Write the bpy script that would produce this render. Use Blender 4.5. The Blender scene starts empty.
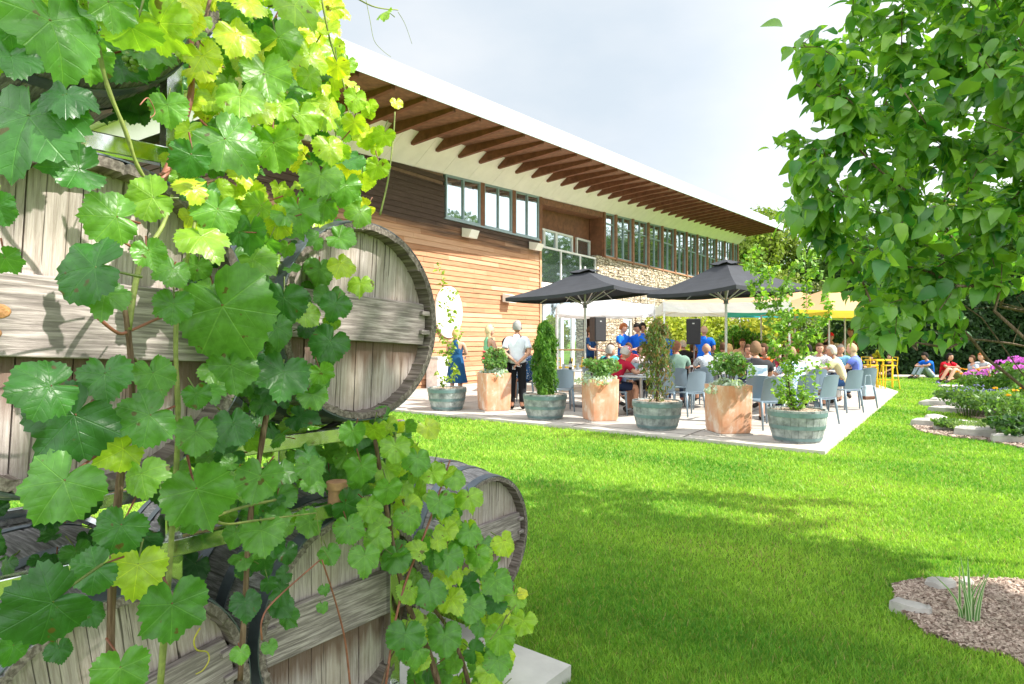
import bpy, bmesh, math, random
import numpy as np
from mathutils import Vector, Matrix, Euler
R=math.radians; PI=math.pi
S=bpy.context.scene; COL=S.collection
F=640.0; HY=338.0; CH=1.5
rng=np.random.default_rng(7); random.seed(7)
def P(px,py,d): return Vector(((px-512)/F*d, d, CH+(HY-py)/F*d))
def G(px,py):
    d=CH*F/(py-HY); return Vector(((px-512)/F*d, d, 0))
def GD(px,d): return Vector(((px-512)/F*d, d, 0))
def tag(o,label=None,cat=None,group=None,kind=None):
    if label: o['label']=label
    if cat: o['category']=cat
    if group: o['group']=group
    if kind: o['kind']=kind
    return o
def empty(name,loc,rz=0,label=None,cat=None,group=None,rot=None):
    o=bpy.data.objects.new(name,None); COL.objects.link(o); o.location=loc
    o.rotation_euler=rot if rot else (0,0,rz); o.empty_display_size=.1
    return tag(o,label,cat,group)
def link(name,me,mat,parent=None,smooth=False):
    o=bpy.data.objects.new(name,me); COL.objects.link(o)
    if mat is not None:
        for m in (mat if isinstance(mat,(list,tuple)) else [mat]): me.materials.append(m)
    if parent is not None: o.parent=parent
    if smooth: me.polygons.foreach_set('use_smooth',[True]*len(me.polygons)); me.update()
    return o
class MB:
    """collects simple shapes for one mesh"""
    def __init__(s): s.v=[]; s.f=[]; s.m=[]
    def add(s,vs,fs,m=0):
        b=len(s.v); s.v+= [tuple(v) for v in vs]; s.f+=[tuple(i+b for i in f) for f in fs]; s.m+=[m]*len(fs); return s
    def box(s,c,d,rz=0,M=None,m=0):
        vs=[]
        for x in (-.5,.5):
            for y in (-.5,.5):
                for z in (-.5,.5): vs.append(Vector((x*d[0],y*d[1],z*d[2])))
        if rz: r=Matrix.Rotation(rz,3,'Z'); vs=[r@v for v in vs]
        vs=[v+Vector(c) for v in vs]
        if M: vs=[M@v for v in vs]
        return s.add(vs,[(0,1,3,2),(4,6,7,5),(0,4,5,1),(2,3,7,6),(0,2,6,4),(1,5,7,3)],m)
    def hexa(s,p,m=0):  # p: 4 bottom, 4 top
        return s.add(p,[(0,3,2,1),(4,5,6,7),(0,1,5,4),(1,2,6,5),(2,3,7,6),(3,0,4,7)],m)
    def tube(s,pts,r,n=8,cap=True,m=0):
        pts=[Vector(p) for p in pts]; k=len(pts)
        rs=r if isinstance(r,(list,tuple)) else [r]*k
        vs=[]; up=Vector((0,0,1)); prev=None
        for i,p in enumerate(pts):
            t=(pts[min(i+1,k-1)]-pts[max(i-1,0)])
            if t.length<1e-9: t=Vector((0,0,1))
            t.normalize()
            if prev is None: a=t.orthogonal().normalized()
            else:
                a=prev-t*prev.dot(t)
                a=a.normalized() if a.length>1e-6 else t.orthogonal().normalized()
            prev=a; b=t.cross(a)
            for j in range(n):
                an=2*PI*j/n; vs.append(p+(a*math.cos(an)+b*math.sin(an))*rs[i])
        fs=[]
        for i in range(k-1):
            for j in range(n):
                j2=(j+1)%n; fs.append((i*n+j,i*n+j2,(i+1)*n+j2,(i+1)*n+j))
        if cap: fs.append(tuple(range(n))[::-1]); fs.append(tuple((k-1)*n+j for j in range(n)))
        return s.add(vs,fs,m)
    def lathe(s,prof,n=24,c=(0,0,0),M=None,m=0,closed=False):
        vs=[];fs=[]; k=len(prof)
        for r,z in prof:
            for j in range(n):
                a=2*PI*j/n; v=Vector((r*math.cos(a),r*math.sin(a),z))
                v=(M@v) if M else v
                vs.append(v+Vector(c))
        rng_=range(k) if closed else range(k-1)
        for i in rng_:
            i2=(i+1)%k
            for j in range(n):
                j2=(j+1)%n; fs.append((i*n+j,i*n+j2,i2*n+j2,i2*n+j))
        if not closed:
            if prof[0][0]>1e-5: fs.append(tuple(range(n))[::-1])
            if prof[-1][0]>1e-5: fs.append(tuple((k-1)*n+j for j in range(n)))
        return s.add(vs,fs,m)
    def prism(s,poly,z0,z1,m=0,zf=None):
        n=len(poly)
        vs=[Vector((p[0],p[1],z0)) for p in poly]+[Vector((p[0],p[1],z1)) for p in poly]
        fs=[tuple(range(n))[::-1],tuple(range(n,2*n))]
        for i in range(n): j=(i+1)%n; fs.append((i,j,n+j,n+i))
        return s.add(vs,fs,m)
    def ball(s,c,r,n=10,k=7,sc=(1,1,1),m=0):
        prof=[(max(1e-6,math.sin(PI*i/k)),-math.cos(PI*i/k)) for i in range(k+1)]
        vs=[];fs=[]
        for a_,z in prof:
            for j in range(n):
                a=2*PI*j/n; vs.append(Vector((a_*math.cos(a)*r*sc[0],a_*math.sin(a)*r*sc[1],z*r*sc[2]))+Vector(c))
        for i in range(k):
            for j in range(n): j2=(j+1)%n; fs.append((i*n+j,i*n+j2,(i+1)*n+j2,(i+1)*n+j))
        return s.add(vs,fs,m)
    def build(s,name,mat,parent=None,smooth=False,bevel=0,auto=None):
        me=bpy.data.meshes.new(name); me.from_pydata(s.v,[],s.f); me.validate(); 
        o=link(name,me,mat,parent,smooth)
        if isinstance(mat,(list,tuple)) and len(s.m)==len(me.polygons): me.polygons.foreach_set('material_index',s.m)
        if bevel:
            b=o.modifiers.new('b','BEVEL'); b.width=bevel; b.segments=2; b.limit_method='ANGLE'
        if auto is not None:
            me.polygons.foreach_set('use_smooth',[True]*len(me.polygons)); me.update()
            bm=bmesh.new(); bm.from_mesh(me)
            for e in bm.edges:
                if len(e.link_faces)==2 and e.calc_face_angle(0)>auto: e.smooth=False
            bm.to_mesh(me); bm.free()
        return o
def np_mesh(name,V,Fc,mat,parent=None,tint=None,uv=None,smooth=True):
    """V (N,3) float, Fc (M,k) int, tint (N,3) per vertex, uv (N,2) per vertex"""
    V=np.asarray(V,dtype=np.float32); Fc=np.asarray(Fc,dtype=np.int32); k=Fc.shape[1]
    me=bpy.data.meshes.new(name)
    me.vertices.add(len(V)); me.vertices.foreach_set('co',V.ravel())
    me.loops.add(Fc.size); me.loops.foreach_set('vertex_index',Fc.ravel())
    me.polygons.add(len(Fc)); me.polygons.foreach_set('loop_start',np.arange(len(Fc),dtype=np.int32)*k)
    if smooth: me.polygons.foreach_set('use_smooth',np.ones(len(Fc),dtype=bool))
    if uv is not None:
        u=me.uv_layers.new(name='UVMap'); u.data.foreach_set('uv',np.asarray(uv,dtype=np.float32)[Fc.ravel()].ravel())
    if tint is not None:
        a=me.color_attributes.new('tint','FLOAT_COLOR','POINT')
        c=np.ones((len(V),4),dtype=np.float32); c[:,:3]=tint; a.data.foreach_set('color',c.ravel())
    me.update(calc_edges=True)
    return link(name,me,mat,parent)
def scatter(tv,tf,pos,Rm,sc,tint=None,tuv=None):
    """instances of template: pos (N,3), Rm (N,3,3) columns = axes, sc (N,) -> V,F,tint,uv"""
    tv=np.asarray(tv,float); tf=np.asarray(tf,int); N=len(pos); k=len(tv)
    sc=np.asarray(sc,float)
    if sc.ndim==1: sc=sc[:,None,None]
    else: sc=sc[:,None,:]
    L=tv[None]*sc
    V=np.einsum('nij,nkj->nki',Rm,L)+np.asarray(pos)[:,None,:]
    Fc=(tf[None]+ (np.arange(N)*k)[:,None,None]).reshape(-1,tf.shape[1])
    T=None if tint is None else np.repeat(np.asarray(tint),k,axis=0)
    U=None if tuv is None else np.tile(np.asarray(tuv),(N,1))
    return V.reshape(-1,3),Fc,T,U
def unit(a): a=np.asarray(a,float); return a/np.maximum(np.linalg.norm(a,axis=-1,keepdims=True),1e-9)
def frames(yax,zax):
    """y axis = tip direction, z approx normal"""
    y=unit(yax); z=np.asarray(zax,float); z=unit(z-(z*y).sum(-1,keepdims=True)*y); x=np.cross(y,z)
    return np.stack([x,y,z],axis=-1)
# ------------------------------------------------------------ materials
MATS={}
def newmat(name):
    m=bpy.data.materials.new(name); m.use_nodes=True; nt=m.node_tree; nt.nodes.clear()
    out=nt.nodes.new('ShaderNodeOutputMaterial'); b=nt.nodes.new('ShaderNodeBsdfPrincipled')
    nt.links.new(b.outputs[0],out.inputs[0]); return m,nt,b,out
def N(nt,t,**kw):
    n=nt.nodes.new(t)
    for k,v in kw.items():
        if k.startswith('i_'):
            key=k[2:].replace('_',' '); n.inputs[key].default_value=v
        else: setattr(n,k,v)
    return n
def ramp(nt,fac,stops):
    r=nt.nodes.new('ShaderNodeValToRGB'); cr=r.color_ramp
    while len(cr.elements)<len(stops): cr.elements.new(.5)
    for e,(p,c) in zip(cr.elements,stops): e.position=p; e.color=(*c,1)
    nt.links.new(fac,r.inputs[0]); return r.outputs[0]
def coords(nt,scale=(1,1,1),kind='Object',rot=(0,0,0)):
    tc=nt.nodes.new('ShaderNodeTexCoord'); mp=nt.nodes.new('ShaderNodeMapping')
    mp.inputs['Scale'].default_value=scale; mp.inputs['Rotation'].default_value=rot
    if kind=='World':
        g=nt.nodes.new('ShaderNodeNewGeometry'); nt.links.new(g.outputs['Position'],mp.inputs[0])
    else: nt.links.new(tc.outputs[kind],mp.inputs[0])
    return mp.outputs[0]
def noise(nt,vec,scale,detail=4,rough=.55,dist=0):
    n=N(nt,'ShaderNodeTexNoise',i_Scale=scale,i_Detail=detail,i_Roughness=rough,i_Distortion=dist); nt.links.new(vec,n.inputs[0]); return n.outputs[0]
def bump(nt,b,h,strength=.3,dist=.01):
    n=N(nt,'ShaderNodeBump',i_Strength=strength,i_Distance=dist); nt.links.new(h,n.inputs['Height']); nt.links.new(n.outputs[0],b.inputs['Normal']); return n
def mixc(nt,fac,a,b,mode='MIX'):
    m=nt.nodes.new('ShaderNodeMix'); m.data_type='RGBA'; m.blend_type=mode
    for v,i in ((fac,0),(a,6),(b,7)):
        if hasattr(v,'default_value') or isinstance(v,bpy.types.NodeSocket): nt.links.new(v,m.inputs[i])
        else: m.inputs[i].default_value=v if i==0 else (*v,1)
    return m.outputs[2]
def math_(nt,op,a,b=None,c=None):
    m=nt.nodes.new('ShaderNodeMath'); m.operation=op
    for i,v in enumerate((a,b,c)):
        if v is None: continue
        if isinstance(v,bpy.types.NodeSocket): nt.links.new(v,m.inputs[i])
        else: m.inputs[i].default_value=v
    return m.outputs[0]
def M(name,col,rough=.6,metal=0,var=.18,scale=8,bmp=0,spec=.4,kind='Object',col2=None):
    key=name
    if key in MATS: return MATS[key]
    m,nt,b,out=newmat(name)
    v=coords(nt,kind=kind); n=noise(nt,v,scale,5,.6)
    c1=tuple(max(0,x*(1-var)) for x in col); c2=tuple(min(1,x*(1+var)) for x in (col2 or col))
    nt.links.new(ramp(nt,n,[(.3,c1),(.7,c2)]),b.inputs['Base Color'])
    b.inputs['Roughness'].default_value=rough; b.inputs['Metallic'].default_value=metal
    b.inputs['Specular IOR Level'].default_value=spec
    if bmp: bump(nt,b,noise(nt,v,scale*6,4),bmp,.01)
    MATS[key]=m; return m
def foliage(name,transl=.35,rough=.5,veins=False,spec=.35,tr_gain=(1.5,1.7,.6)):
    m,nt,b,out=newmat(name)
    at=N(nt,'ShaderNodeAttribute',attribute_name='tint')
    col=at.outputs['Color']
    v=coords(nt,kind='World'); nz=noise(nt,v,60 if veins else 9,3)
    col=mixc(nt,1.0,col,ramp(nt,nz,[(.3,(.8,.82,.8)),(.7,(1.2,1.18,1.2))]),'MULTIPLY')
    if veins:
        tc=nt.nodes.new('ShaderNodeTexCoord'); sp=nt.nodes.new('ShaderNodeSeparateXYZ'); nt.links.new(tc.outputs['UV'],sp.inputs[0])
        x,y=sp.outputs[0],sp.outputs[1]; best=None; sec=None
        for a in (90,38,142,-12,192):
            cx,sy=math.cos(R(a)),math.sin(R(a))
            al=math_(nt,'ADD',math_(nt,'MULTIPLY',x,cx),math_(nt,'MULTIPLY',y,sy))
            cr=math_(nt,'ABSOLUTE',math_(nt,'SUBTRACT',math_(nt,'MULTIPLY',y,cx),math_(nt,'MULTIPLY',x,sy)))
            pen=math_(nt,'ADD',cr,math_(nt,'MULTIPLY',math_(nt,'LESS_THAN',al,0.0),5.0))
            s=math_(nt,'SUBTRACT',al,math_(nt,'MULTIPLY',cr,.85))
            if best is None: best,sec=pen,s
            else:
                lt=math_(nt,'LESS_THAN',pen,best)
                mx=nt.nodes.new('ShaderNodeMix'); mx.data_type='FLOAT'
                nt.links.new(lt,mx.inputs[0]); nt.links.new(sec,mx.inputs[2]); nt.links.new(s,mx.inputs[3]); sec=mx.outputs[0]
                best=math_(nt,'MINIMUM',best,pen)
        mr=N(nt,'ShaderNodeMapRange'); nt.links.new(best,mr.inputs[0]); mr.inputs[1].default_value=.003; mr.inputs[2].default_value=.016; mr.inputs[3].default_value=1; mr.inputs[4].default_value=0
        fr=math_(nt,'ABSOLUTE',math_(nt,'SUBTRACT',math_(nt,'FRACT',math_(nt,'MULTIPLY',sec,4.6)),.5))
        m2=N(nt,'ShaderNodeMapRange'); nt.links.new(fr,m2.inputs[0]); m2.inputs[1].default_value=0; m2.inputs[2].default_value=.05; m2.inputs[3].default_value=.28; m2.inputs[4].default_value=0
        vn=math_(nt,'MAXIMUM',mr.outputs[0],m2.outputs[0])
        lighter=mixc(nt,1.0,col,(2.0,1.6,1.8),'MULTIPLY')
        col=mixc(nt,math_(nt,'MULTIPLY',vn,.6),col,lighter)
        fold=math_(nt,'MULTIPLY',math_(nt,'SQRT',fr),.55)
        h=math_(nt,'ADD',math_(nt,'MULTIPLY',vn,-1.0),math_(nt,'ADD',fold,noise(nt,v,90,3)))
        bump(nt,b,h,.42,.0022)
        # small brown damage spots on the blade
        sp2=noise(nt,v,38,2); col=mixc(nt,ramp(nt,sp2,[(.69,(0,0,0)),(.72,(.8,.8,.8))]),col,(.12,.07,.02))
    nt.links.new(col,b.inputs['Base Color']); b.inputs['Roughness'].default_value=rough; b.inputs['Specular IOR Level'].default_value=spec
    t=nt.nodes.new('ShaderNodeBsdfTranslucent'); nt.links.new(mixc(nt,1.0,col,tr_gain,'MULTIPLY'),t.inputs[0])
    mx=nt.nodes.new('ShaderNodeMixShader'); mx.inputs[0].default_value=transl
    nt.links.new(b.outputs[0],mx.inputs[1]); nt.links.new(t.outputs[0],mx.inputs[2]); nt.links.new(mx.outputs[0],out.inputs[0])
    MATS[name]=m; return m
def wood(name,c1,c2,axis='Z',scale=1,rough=.8,knots=True,stain=None,bm=.5):
    """weathered wood, grain along axis in object space"""
    m,nt,b,out=newmat(name)
    s={'X':(1.2,22,22),'Y':(22,1.2,22),'Z':(22,22,1.2)}[axis]; s=tuple(k*scale for k in s)
    v=coords(nt,s); g=noise(nt,v,3.0,8,.65,.25); v2=coords(nt,tuple(k*2.2*scale for k in (1,1,1))); bl=noise(nt,v2,1.6,4)
    col=ramp(nt,g,[(.28,tuple(k*.55 for k in c1)),(.45,c1),(.62,c2),(.8,tuple(min(1,k*1.15) for k in c2))])
    col=mixc(nt,ramp(nt,bl,[(.35,(0,0,0)),(.75,(.6,.6,.6))]),col,tuple(k*.62 for k in c1))
    if stain:
        v3=coords(nt,(9,9,1.0)); st=noise(nt,v3,1.5,5); col=mixc(nt,ramp(nt,st,[(.54,(0,0,0)),(.7,(.75,.75,.75))]),col,stain)
    nt.links.new(col,b.inputs['Base Color']); b.inputs['Roughness'].default_value=rough; b.inputs['Specular IOR Level'].default_value=.2
    bump(nt,b,g,bm,.006); MATS[name]=m; return m
# ------------------------------------------------------------ camera, world, sun
cam=bpy.data.cameras.new('camera'); camo=bpy.data.objects.new('camera',cam); COL.objects.link(camo)
camo.location=(0,0,CH); camo.rotation_euler=(PI/2,0,0); cam.lens=F/1024*36; cam.sensor_width=36
cam.shift_y=(HY-342)/1024; cam.clip_end=2000; cam.clip_start=.05; S.camera=camo
cam.dof.use_dof=False
W=bpy.data.worlds.new('World'); S.world=W; W.use_nodes=True; wn=W.node_tree; bg=wn.nodes['Background']
sky=wn.nodes.new('ShaderNodeTexSky'); sky.sky_type='NISHITA'; sky.sun_disc=False
SUNV=Vector((.957,-.290,0)); EL=R(44)
sky.sun_elevation=EL; sky.sun_rotation=math.atan2(SUNV.x,SUNV.y)
sky.dust_density=1.2; sky.air_density=1.0; sky.ozone_density=1.0; sky.altitude=200
bg.inputs[1].default_value=.15
# thin bright summer cloud mixed into the sky
tc=wn.nodes.new('ShaderNodeTexCoord'); mp=wn.nodes.new('ShaderNodeMapping'); mp.inputs['Scale'].default_value=(1,1,2.2)
wn.links.new(tc.outputs['Generated'],mp.inputs[0])
nz=wn.nodes.new('ShaderNodeTexNoise'); nz.inputs['Scale'].default_value=1.3; nz.inputs['Detail'].default_value=6; nz.inputs['Roughness'].default_value=.55
wn.links.new(mp.outputs[0],nz.inputs[0])
cr=wn.nodes.new('ShaderNodeValToRGB'); cr.color_ramp.elements[0].position=.2; cr.color_ramp.elements[0].color=(.42,.42,.42,1); cr.color_ramp.elements[1].position=.75; cr.color_ramp.elements[1].color=(1,1,1,1)
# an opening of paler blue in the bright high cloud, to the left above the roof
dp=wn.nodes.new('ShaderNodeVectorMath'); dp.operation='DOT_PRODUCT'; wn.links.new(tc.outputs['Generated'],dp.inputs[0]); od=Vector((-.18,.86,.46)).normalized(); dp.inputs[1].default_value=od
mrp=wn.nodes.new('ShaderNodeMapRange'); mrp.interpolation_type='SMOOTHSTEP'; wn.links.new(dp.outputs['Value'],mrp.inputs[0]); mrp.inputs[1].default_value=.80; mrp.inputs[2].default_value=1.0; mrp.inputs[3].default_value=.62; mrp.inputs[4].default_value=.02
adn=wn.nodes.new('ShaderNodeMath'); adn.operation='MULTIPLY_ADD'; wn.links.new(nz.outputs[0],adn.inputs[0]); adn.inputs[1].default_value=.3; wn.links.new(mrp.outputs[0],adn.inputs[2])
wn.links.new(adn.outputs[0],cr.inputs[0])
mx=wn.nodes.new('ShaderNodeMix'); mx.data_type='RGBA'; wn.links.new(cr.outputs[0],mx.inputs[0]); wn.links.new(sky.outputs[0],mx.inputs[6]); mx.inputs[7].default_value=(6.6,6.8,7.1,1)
# cloud dimmed in view; the brighter unseen cloud elsewhere is added for fill light
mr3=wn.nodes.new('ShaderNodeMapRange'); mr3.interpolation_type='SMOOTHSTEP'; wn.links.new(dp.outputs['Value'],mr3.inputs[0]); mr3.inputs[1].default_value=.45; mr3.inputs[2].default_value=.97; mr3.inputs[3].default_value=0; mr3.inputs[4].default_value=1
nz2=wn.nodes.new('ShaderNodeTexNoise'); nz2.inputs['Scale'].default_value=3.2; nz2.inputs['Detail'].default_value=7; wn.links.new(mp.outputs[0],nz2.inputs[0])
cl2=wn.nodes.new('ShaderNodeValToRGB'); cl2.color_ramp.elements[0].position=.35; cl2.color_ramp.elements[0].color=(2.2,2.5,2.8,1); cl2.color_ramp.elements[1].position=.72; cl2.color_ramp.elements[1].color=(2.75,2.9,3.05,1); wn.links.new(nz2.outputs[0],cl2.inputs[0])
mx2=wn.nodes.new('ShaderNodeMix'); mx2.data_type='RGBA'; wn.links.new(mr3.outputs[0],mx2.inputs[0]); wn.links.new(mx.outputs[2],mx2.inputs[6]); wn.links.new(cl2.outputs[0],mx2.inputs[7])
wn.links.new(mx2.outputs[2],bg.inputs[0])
sl=bpy.data.lights.new('sun','SUN'); sl.energy=4.5; sl.angle=R(.55); sl.color=(1,.95,.86)
so=bpy.data.objects.new('sun',sl); COL.objects.link(so)
sd=Vector((SUNV.x*math.cos(EL),SUNV.y*math.cos(EL),math.sin(EL))); so.rotation_euler=sd.to_track_quat('Z','Y').to_euler(); so.location=sd*60
vs=S.view_settings; vs.view_transform='Standard'; vs.look='None'; vs.gamma=1; vs.exposure=1.15; vs.use_curve_mapping=False
S.cycles.max_bounces=7; S.cycles.diffuse_bounces=3; S.cycles.glossy_bounces=3; S.cycles.transmission_bounces=4; S.cycles.transparent_max_bounces=6
# ------------------------------------------------------------ ground
def grass_ground():
    m,nt,b,out=newmat('lawn_ground')
    v=coords(nt,kind='World')
    a=noise(nt,v,.35,3); f=noise(nt,v,45,5,.7); g=noise(nt,v,5,4)
    c=ramp(nt,f,[(.3,(.08,.16,.02)),(.55,(.17,.30,.03)),(.75,(.28,.40,.06))])
    c=mixc(nt,ramp(nt,a,[(.4,(0,0,0)),(.65,(.45,.45,.45))]),c,(.17,.27,.03))
    c=mixc(nt,ramp(nt,g,[(.62,(0,0,0)),(.8,(.35,.35,.35))]),c,(.25,.25,.08))
    nt.links.new(c,b.inputs['Base Color']); b.inputs['Roughness'].default_value=.9; b.inputs['Specular IOR Level'].default_value=.1
    bump(nt,b,f,.8,.04); return m
o=MB().add([(-400,-200,0),(400,-200,0),(400,800,0),(-400,800,0)],[(0,1,2,3)]).build('ground',grass_ground()); tag(o,kind='structure')
# grass blades, denser toward the viewpoint so they stay fine at every distance
PATIO=[G(825,455),G(898,393),Vector((13.5,25.2,0)),Vector((-9,30,0)),Vector((-9.5,18.9,0))]
NP=np.array([.8,-.6]); 
pk=G(825,455)
PATIO=[(pk.x,pk.y),(G(898,393).x,G(898,393).y),(11.6,20.6),(-1.2+10,37),(-12,30)]
fl=(pk.x-.8*24,pk.y+.6*24); PATIO.append(fl)
def inpoly(x,y,poly):
    x=np.asarray(x);y=np.asarray(y); r=np.zeros(x.shape,bool); n=len(poly); j=n-1
    for i in range(n):
        xi,yi=poly[i][0],poly[i][1]; xj,yj=poly[j][0],poly[j][1]
        c=((yi>y)!=(yj>y))&(x<(xj-xi)*(y-yi)/((yj-yi) if abs(yj-yi)>1e-9 else 1e-9)+xi); r^=c; j=i
    return r
def gp(l): return [(G(a,b).x,G(a,b).y) for a,b in l]
BED_NEAR=gp([(893,588),(915,583),(965,581),(1040,584),(1150,590),(1250,640),(1250,760),(1100,720),(1010,658),(960,648),(925,634),(900,612)])
BED_A=gp([(913,427),(925,421),(950,421),(985,424),(1010,428),(1090,436),(1200,442),(1200,475),(1100,466),(1024,449),(985,441),(945,437),(920,432)])
BED_B=gp([(927,404),(945,399),(962,402),(975,408),(1000,414),(1060,420),(1200,424),(1200,442),(1100,437),(1024,430),(990,424),(960,414),(938,409)])
BED_ALL=gp([(945,400),(985,396),(1050,394),(1200,396),(1250,445),(1200,470),(1030,447),(945,424),(975,420),(935,408)])
PAD=[(-.55,3.62),(-.55+.8*1.6,3.62-.6*1.6),(-.55+.8*1.6-.6*3,3.62-.6*1.6-.8*3),(-3.2,1.0),(-3.2+.6*3.2,1.0+.8*3.2)]
pe=G(508,656); e2=G(571,681)
dirp=(Vector((e2.x-pe.x,e2.y-pe.y,0))).normalized()
a0=pe-dirp*1.75; a1=e2+dirp*.0; dd=Vector((dirp.y,-dirp.x,0)) # toward camera-left
PAD=[(a0.x,a0.y),(a1.x,a1.y),(a1.x+dd.x*3.6,a1.y+dd.y*3.6),(a0.x+dd.x*3.6,a0.y+dd.y*3.6)]
n=520000
u=rng.random(n); dmin,dmax=2.4,34
dep=dmin*(dmax/dmin)**(u**1.25); xs=(rng.random(n)*2-1)*dep*.92+.12*dep
keep=~inpoly(xs,dep,PATIO)&~inpoly(xs,dep,BED_NEAR)&~inpoly(xs,dep,BED_A)&~inpoly(xs,dep,BED_B)&~inpoly(xs,dep,PAD)
keep&=~((dep<1.8)&(xs<-.3))
xs=xs[keep]; dep=dep[keep]; n=len(xs)
sz=np.clip(dep*.0010,.0018,.016)
h=rng.uniform(.013,.030,n)*(1+.06*dep); lean=rng.normal(0,.45,(n,2))
th=rng.random(n)*2*PI; wx=np.cos(th)*sz; wy=np.sin(th)*sz
V=np.zeros((n,3,3)); V[:,0]=np.stack([xs-wx,dep-wy,np.zeros(n)],-1); V[:,1]=np.stack([xs+wx,dep+wy,np.zeros(n)],-1)
V[:,2]=np.stack([xs+lean[:,0]*h,dep+lean[:,1]*h,h],-1)
pn=(np.sin(xs*1.1+1.7*np.sin(dep*.7+.4))*np.sin(dep*1.3+1.2*np.sin(xs*.9))+.6*np.sin(xs*3.1+dep*2.3+np.sin(dep*4)))*.45+.5
t=np.clip(rng.normal(.5,.22,n)+.75*(pn-.5),0,1)[:,None]
c0=np.array([.095,.27,.03]); c1=np.array([.38,.57,.075]); T=c0*(1-t)+c1*t
dry=rng.random(n)<(.04+.12*(pn>.85)); T[dry]=np.array([.36,.33,.12])
o=np_mesh('grass',V.reshape(-1,3),np.arange(3*n).reshape(-1,3),foliage('grass_blades',.35,.55,spec=.2,tr_gain=(1.25,1.4,.6)),tint=np.repeat(T,3,axis=0))
tag(o,'short mown bright green lawn grass','grass',kind='stuff')
# concrete
def concrete(name,col,scale=1,joint=None):
    m,nt,b,out=newmat(name); v=coords(nt,kind='World'); a=noise(nt,v,.9*scale,6,.6); f=noise(nt,v,60,4)
    c=ramp(nt,a,[(.3,tuple(k*.72 for k in col)),(.7,tuple(min(1,k*1.12) for k in col))])
    c=mixc(nt,ramp(nt,noise(nt,v,3,5),[(.55,(0,0,0)),(.8,(.5,.5,.5))]),c,tuple(k*.6 for k in col))
    nt.links.new(c,b.inputs['Base Color']); b.inputs['Roughness'].default_value=.85; bump(nt,b,f,.3,.006); return m
mconc=concrete('patio_concrete',(.50,.46,.41))
mb=MB(); mb.prism(PATIO,-.1,.05); o=mb.build('patio',mconc); tag(o,kind='structure')
# saw-cut joints in the paving
DV=Vector((.565,.826,0)); NV=Vector((.8,-.6,0))
jb=MB(); K=Vector((pk.x,pk.y,0))
def strip(a,b,w,z): 
    d=(b-a).normalized(); s=Vector((-d.y,d.x,0))*w/2; q=Vector((0,0,z))
    jb.add([a-s+q,b-s+q,b+s+q,a+s+q],[(0,1,2,3)])
ed=(Vector((PATIO[1][0],PATIO[1][1],0))-K).normalized()
strip(K-NV*24+DV*.32,K+ed*.32-NV*.02,.02,.054)
for i in range(1,7): strip(K-NV*24+DV*(i*1.9),K+ed*(i*2.0)-NV*.02,.02,.054)
for i in range(1,12): strip(K-NV*(i*1.9)+DV*.02,K-NV*(i*1.9)+DV*12,.02,.0545)
o=jb.build('patio_joints',M('joint_dark',(.16,.14,.12),.9)); tag(o,kind='structure')
mb=MB(); mb.prism(PAD,-.1,.07); o=mb.build('concrete_pad',concrete('pad_concrete',(.55,.54,.50),2)); tag(o,kind='structure')
# mulch beds
def mulch_mat():
    m,nt,b,out=newmat('mulch'); v=coords(nt,kind='World'); vo=N(nt,'ShaderNodeTexVoronoi',i_Scale=38.0); nt.links.new(v,vo.inputs[0])
    c=ramp(nt,vo.outputs['Color'],[(.0,(.11,.075,.058)),(.5,(.30,.21,.16)),(1,(.48,.38,.31))])
    nt.links.new(c,b.inputs['Base Color']); b.inputs['Roughness'].default_value=.95; bump(nt,b,vo.outputs['Distance'],.9,.03); return m
mm=mulch_mat()
for nm,poly in (('mulch_bed',BED_NEAR),('mulch_bed',BED_A),('mulch_bed',BED_B)):
    mb=MB(); mb.prism(poly,-.05,.02); o=mb.build(nm,mm); tag(o,kind='structure')
def chips(poly,n,size,name,label):
    P_=np.array(poly); x=rng.uniform(P_[:,0].min(),P_[:,0].max(),n*3); y=rng.uniform(P_[:,1].min(),P_[:,1].max(),n*3)
    k=inpoly(x,y,poly)&(x<y*.85); x=x[k][:n]; y=y[k][:n]; n=len(x)
    tv=[(-.5,-.13,0),(.5,-.1,0),(.45,.12,.04),(-.42,.1,.05),(-.3,0,.16),(.35,0,.14)]; tf=[(0,1,5),(0,5,4),(3,4,5),(3,5,2),(0,4,3),(1,2,5)]
    yd=rng.normal(0,1,(n,3)); yd[:,2]*=.25; Rm=frames(yd,rng.normal(0,.3,(n,3))+[0,0,1])
    t=rng.random((n,1)); T=np.array([.15,.10,.075])*(1-t)+np.array([.56,.45,.37])*t
    V,Fc,T2,_=scatter(tv,tf,np.stack([x,y,np.full(n,.022)],-1),Rm,rng.uniform(.5,1.6,n)*size,T)
    o=np_mesh(name,V,Fc,MATS.get('chipmat') or foliage('chipmat',.0,.9,spec=.1),tint=T2,smooth=False); tag(o,label,'mulch',kind='stuff')
chips(BED_NEAR,14000,.032,'wood_chips','reddish brown bark mulch of the near bed')
chips(BED_A,7000,.05,'wood_chips','brown bark mulch below the stone edging of the flower bed')
chips(BED_B,4500,.05,'wood_chips','brown bark mulch round the far tip of the flower bed')
mstone=M('edging_stone',(.40,.38,.35),.85,0,.3,5,.6)
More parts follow.
